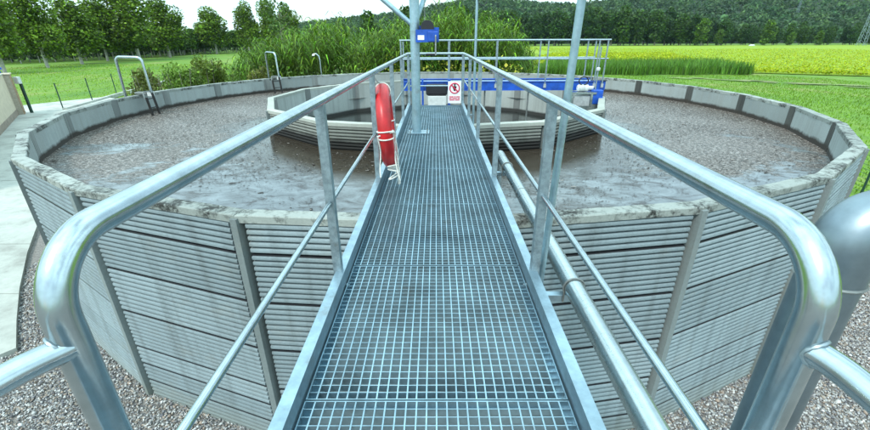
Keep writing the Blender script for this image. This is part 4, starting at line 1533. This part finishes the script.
weed_patch('green_weeds', 'rank green weeds and low scrub left of the cane thicket', [(-13.5 + 0.62 * i, 22.5 - 0.05 * i + 0.7 * math.sin(i * 2.2), 3.3 + 0.5 * math.sin(i * 1.9)) for i in range(16)], 3.3, 80, (0.085, 0.165, 0.028), 0.035, 0.9)

# individual bushes behind the left rim
bsh = [(-11.3, 16.6, 3.35, 0.85, (0.10, 0.135, 0.022), 'low green bush right behind the left hoop ladder'),
       (-10.9, 18.0, 3.45, 1.0, (0.09, 0.17, 0.02), 'broad green bush behind the left rim, middle of three'),
       (-10.6, 19.6, 3.75, 0.8, (0.11, 0.17, 0.022), 'tall olive bush behind the left rim, nearest the reeds'),
       (-8.6, 20.9, 3.2, 0.7, (0.14, 0.18, 0.03), 'dry olive weed clump before the cane thicket'),]
for (x, y, h, w, base, lab) in bsh:
    t = thing('bush', lab, 'bush', (x, y, GND - 0.07))
    lob = [(random.uniform(-w, w) * 0.7, random.uniform(-w, w) * 0.7, h * f, w * 0.58, w * 0.58, h * 0.15) for f in np.linspace(0.25, 0.90, 12)]
    link('foliage', crown_mesh('foliage', lob, 6500, 0.10, base, 0.35, 0.0, 0.1), t)
    mb = MB()
    for k in range(7):
        a = k * 0.9
        mb.tube([(0.1 * math.cos(a), 0.1 * math.sin(a), 0), (w * 0.3 * math.cos(a), w * 0.3 * math.sin(a), h * 0.5), (w * 0.55 * math.cos(a), w * 0.55 * math.sin(a), h * 0.97)], [0.03, 0.02, 0.006], 5)
    mb.build('stem', M['bark'], t)

# tall fodder grass strip at the edge of the crop
def tall_grass():
    n = 11000
    x = rng.uniform(13, 41.5, n)
    y = 56 + rng.random(n) ** 1.4 * 18 + 0.6 * np.sin(x * 0.9)
    x = x + (y - 56) * 0.35
    h = rng.uniform(1.0, 1.9, n) * np.clip((43.2 + (y - 56) * 0.35 - x) / 2.5 + 0.35, 0.35, 1)
    V, T = blades('g', x, y, np.full(n, GND), h, np.full(n, 0.11), (0.075, 0.19, 0.018), 0.35, 2, var=0.35)
    me = fast_mesh('tall_grass', V, 4, T, M['leaf'])
    tag(link('tall_grass', me), 'strip of tall dark green fodder grass edging the yellow field', 'grass', kind='stuff')
tall_grass()

# crop plants in the nearer part of the field, beyond that the material takes over
def crop():
    n = 70000
    x = rng.uniform(40, 150, n)
    u = rng.random(n)
    e = np.array([field_edge(v) for v in x])
    y = e + 0.2 + 150 * u ** 2.3
    h = rng.uniform(0.25, 0.55, n)
    cen = np.stack([x, y, GND + h * rng.uniform(0.5, 1.0, n)], 1)
    V = leaf_quads(cen, rng.uniform(0.14, 0.34, n), 0.35)
    T = tones(n, (0.27, 0.38, 0.006), 0.25, 0.4)
    n2 = 16000
    x2 = rng.uniform(12, 48, n2); y2 = 74 + 60 * rng.random(n2) ** 1.5
    cen2 = np.stack([x2 + (y2 - 74) * .4, y2, GND + rng.uniform(0.2, 0.5, n2)], 1)
    V2 = leaf_quads(cen2, rng.uniform(0.3, 0.55, n2), 0.35)
    T2 = tones(n2, (0.27, 0.38, 0.006), 0.25, 0.4)
    me = fast_mesh('crop_plants', np.concatenate([V, V2]), 4, np.concatenate([T, T2]), M['leaf'])
    tag(link('crop_plants', me), 'yellowing green low crop covering the far field', 'crop', kind='stuff')
crop()

# lawn grass
def lawn():
    n = 60000
    Vs, Ts = [], []
    # right lawn
    x = rng.uniform(6, 46, n); y = 9 + 46 * rng.random(n)
    r = np.hypot(x - CX, y - CY)
    keep = (r > 9.2) & (x < y * 1.25 + 1) & (y < 57) & (np.hypot(x - CX, y - CY) < 60)
    x, y = x[keep], y[keep]
    patch = np.sin(x * 0.37 + np.sin(y * 0.23) * 3) * np.sin(y * 0.31 + x * 0.11) + rng.normal(0, 0.9, len(x))
    tr = np.array([np.interp(v, [p[0] for p in trk], [p[1] for p in trk]) for v in x])
    keep = (patch > -1.1) & ((np.abs(y - tr) > 1.3) | (x < 29))
    x, y = x[keep], y[keep]
    m = len(x)
    V, T = blades('l', x, y, np.full(m, GND - 0.08), rng.uniform(0.06, 0.2, m), np.full(m, 0.05), (0.12, 0.25, 0.010), 0.5, 2, var=0.25)
    Vs.append(V); Ts.append(T)
    # left meadow
    m = 26000
    x = rng.uniform(-75, -9, m); y = 16 + 70 * rng.random(m) ** 1.3
    keep = (x > -y * 1.2) & (x < -0.36 * y) & ~in_poly(x, y, pave)
    x, y = x[keep], y[keep]
    m = len(x)
    sc = 0.6 + y / 45
    V, T = blades('m', x, y, np.full(m, GND - 0.08), rng.uniform(0.05, 0.14, m) * np.clip(sc, .6, 1.8), 0.05 * sc, (0.19, 0.35, 0.02), 0.5, 2, var=0.15)
    Vs.append(V); Ts.append(T)
    me = fast_mesh('grass', np.concatenate(Vs), 4, np.concatenate(Ts), M['leaf'])
    tag(link('grass', me), 'short green meadow grass around the tank', 'grass', kind='stuff')
lawn()

# wood at the far side of the field
big_var = []
for v in range(5):
    h = 20
    base = [(0.024, 0.070, 0.008), (0.038, 0.095, 0.009), (0.022, 0.062, 0.010), (0.065, 0.14, 0.012), (0.034, 0.085, 0.010)][v]
    big_var.append((crown_mesh('crown', lobes_for(2.2, h, 12.5, 9, 'egg'), 2600, 1.05, base, 0.4), trunk_mesh('trunk', h, 0.4, 4, 10, M['bark'], 5)))
kinds = ['tall dark tree in the dense wood edge beyond the yellow field', 'mid green tree in the dense wood edge beyond the yellow field']
k = 0
for r_ in range(3):
    for i in range(40):
        x = 20 + i * 7.4 + random.uniform(-2.2, 2.2)
        y = 276 + r_ * 10 + random.uniform(-3, 3) - max(0, (x - 200)) * 0.12
        v = random.choice([0, 0, 1, 2, 2, 4])
        s = random.uniform(0.82, 1.1) * float(np.interp(x / y, [0.40, 0.50, 0.60, 0.70, 1.2], [0.98, 0.98, 0.85, 0.58, 0.5]))
        t = thing('wood_tree', kinds[1 if v in (1, 4) else 0], 'tree', (x, y, GND - 0.07), random.uniform(0, 6.28), 'dark wood trees' if v not in (1, 4) else 'mid green wood trees')
        t.scale = (s, s, s * random.uniform(0.9, 1.1))
        link('crown', big_var[v][0], t)
        link('trunk', big_var[v][1], t)
        k += 1
for (x, y, s, lab) in [(158, 262, 0.72, 'large bright green tree standing out before the wood, left of the white tarp'), (196, 262, 0.68, 'pale green tree standing out before the wood, right of the white tarp'), (171, 266, 0.45, 'low bushy tree at the field edge just before the wood'), (222, 256, 0.4, 'small rounded tree at the field edge near the pylon'), (208, 258, 0.36, 'low green shrub tree at the field edge between two larger trees')]:
    t = thing('edge_tree', lab, 'tree', (x, y, GND - 0.07), random.uniform(0, 6.28))
    t.scale = (s * 1.15, s * 1.15, s)
    link('crown', big_var[3][0], t)
    link('trunk', big_var[3][1], t)
# trees in the middle distance behind the reeds
for (x, y, s, lab) in [(-6, 92, 0.52, 'bushy dark tree top showing behind the cane, left of the crane mast'), (4.5, 96, 0.50, 'bushy tree top showing behind the cane, right of the winch'), (12, 110, 0.52, 'dark tree behind the cane near the thin cable pole'), (-15, 100, 0.50, 'rounded tree top behind the middle of the cane'), (22, 180, 0.62, 'dark tree at the far end of the yellow field, behind the rails')]:
    t = thing('distant_tree', lab, 'tree', (x, y, GND - 0.07), random.uniform(0, 6.28))
    t.scale = (s, s, s)
    v = 1 if x < 5 else 3
    link('crown', big_var[v][0], t)
    link('trunk', big_var[v][1], t)

# hills
def hill_h(x, y):
    if y < 330:
        return -3.0
    f = min(1.0, (y - 330) / 330.0)
    f = f * f * (3 - 2 * f)
    ridge = 34 + 22 * (1 / (1 + math.exp(-(x / max(y, 1) - 0.55) * 7))) * 2.4
    ridge += 7 * math.sin(x * 0.011 + 1.0) + 4 * math.sin(x * 0.027)
    ridge *= 1 / (1 + math.exp(-(x / max(y, 1) + 0.25) * 9)) * 0.9 + 0.1
    return f * ridge - 3.0 * (1 - f)
hx = list(range(-500, 1500, 40)); hy = [325] + list(range(350, 1000, 30))
struct(link('hills', grid_mesh('hills', hx, hy, hill_h, M['forest_floor'])))
def hill_forest():
    n = 7000
    az = rng.uniform(-0.32, 1.2, n)
    dist = 340 + 420 * rng.random(n) ** 1.1
    x = dist * np.tan(az); y = dist
    keep = x < 1300
    x, y = x[keep], y[keep]
    n = len(x)
    hz = np.array([hill_h(a, b) for a, b in zip(x, y)])
    m = 48
    H = rng.uniform(9, 15, n); W = rng.uniform(4.5, 7.5, n)
    dirs = rand_dirs(n * m)
    dirs[:, 2] = np.abs(dirs[:, 2]) * 1.0 - 0.25
    rr = rng.uniform(0.65, 1.05, (n * m, 1))
    cen = np.stack([np.repeat(x, m), np.repeat(y, m), np.repeat(hz + H * 0.55, m)], 1) + dirs * rr * np.stack([np.repeat(W * .75, m), np.repeat(W * .75, m), np.repeat(H * 0.5, m)], 1)
    V = leaf_quads(cen, rng.uniform(1.6, 3.2, n * m), 0.3)
    tr = np.exp(rng.normal(0, 0.3, n))
    hue = rng.random((n, 1))
    base = np.array([[0.036, 0.085, 0.030]]) * (1 - hue) + np.array([[0.070, 0.125, 0.036]]) * hue
    T = np.repeat(base * tr[:, None], m, axis=0) * np.exp(rng.normal(0, 0.25, (n * m, 1)))
    me = fast_mesh('hill_forest', V, 4, np.clip(T, 0.005, 0.4), M['leaf'])
    tag(link('hill_forest', me), 'dense dark forest covering the hills behind the field', 'forest', kind='stuff')
hill_forest()

# pylons
def pylon(x, y, H, w, label):
    t = thing('pylon', label, 'pylon', (x, y, hill_h(x, y) if y > 330 else GND), 0.4)
    r = 0.10 if y < 330 else 0.055
    for sx in (-1, 1):
        for sy in (-1, 1):
            mb = MB(); mb.tube([(sx * w, sy * w, 0), (sx * w * 0.25, sy * w * 0.25, H)], r, 5); mb.build('leg', M['post'], t)
    mb = MB()
    nseg = 9
    for k in range(nseg):
        z0, z1 = H * k / nseg, H * (k + 1) / nseg
        w0, w1 = w * (1 - 0.75 * k / nseg), w * (1 - 0.75 * (k + 1) / nseg)
        for s in (-1, 1):
            mb.tube([(-w0, s * w0, z0), (w1, s * w1, z1)], r * 0.6, 4)
            mb.tube([(w0, s * w0, z0), (-w1, s * w1, z1)], r * 0.6, 4)
            mb.tube([(s * w0, -w0, z0), (s * w1, w1, z1)], r * 0.6, 4)
    mb.build('lattice', M['post'], t)
    for z in (0.8, 0.9, 1.0):
        mb = MB(); mb.tube([(-w * 1.9, 0, H * z), (w * 1.9, 0, H * z)], r * 0.8, 5); mb.build('crossarm', M['post'], t)
    return t
pylon(238, 246, 27, 1.6, 'grey lattice pylon at the right end of the yellow field')
pylon(352, 440, 26, 1.2, 'faint grey lattice pylon on the wooded hillside')

# white tarp mound at the far field edge
tm = MB()
nu, nv = 16, 6
vs, fs = [], []
for j in range(nv + 1):
    f = j / nv * math.pi / 2
    for i in range(nu):
        a = 2 * math.pi * i / nu
        q = math.cos(f) * (1 + 0.08 * math.sin(3 * a))
        vs.append((2.3 * q * math.cos(a), 1.2 * q * math.sin(a), 1.4 * math.sin(f)))
for j in range(nv):
    for i in range(nu):
        l = (i + 1) % nu
        fs.append((j * nu + i, j * nu + l, (j + 1) * nu + l, (j + 1) * nu + i))
o = tm.add(vs, fs).build('covered_mound', M['tarp'], None, True)
o.location = (183, 254, GND)
o.scale = (0.8, 0.8, 0.6)
tag(o, 'small white covered mound at the far edge of the yellow field', 'mound')

# thin summer haze that greys the far hills
hz = MB()
hz.box((100, 500, 60), (2600, 1500, 126))
hm = bpy.data.materials.new('haze')
hm.use_nodes = True
hnt = hm.node_tree
hnt.nodes.remove(hnt.nodes['Principled BSDF'])
pv = hnt.nodes.new('ShaderNodeVolumePrincipled')
pv.inputs['Color'].default_value = (0.62, 0.84, 1.0, 1)
pv.inputs['Density'].default_value = 0.00006
pv.inputs['Anisotropy'].default_value = 0.2
hnt.links.new(pv.outputs['Volume'], hnt.nodes['Material Output'].inputs['Volume'])
o = hz.build('haze', hm)
tag(o, 'thin bluish haze in the air before the far hills', 'haze', kind='stuff')

bpy.context.view_layer.update()
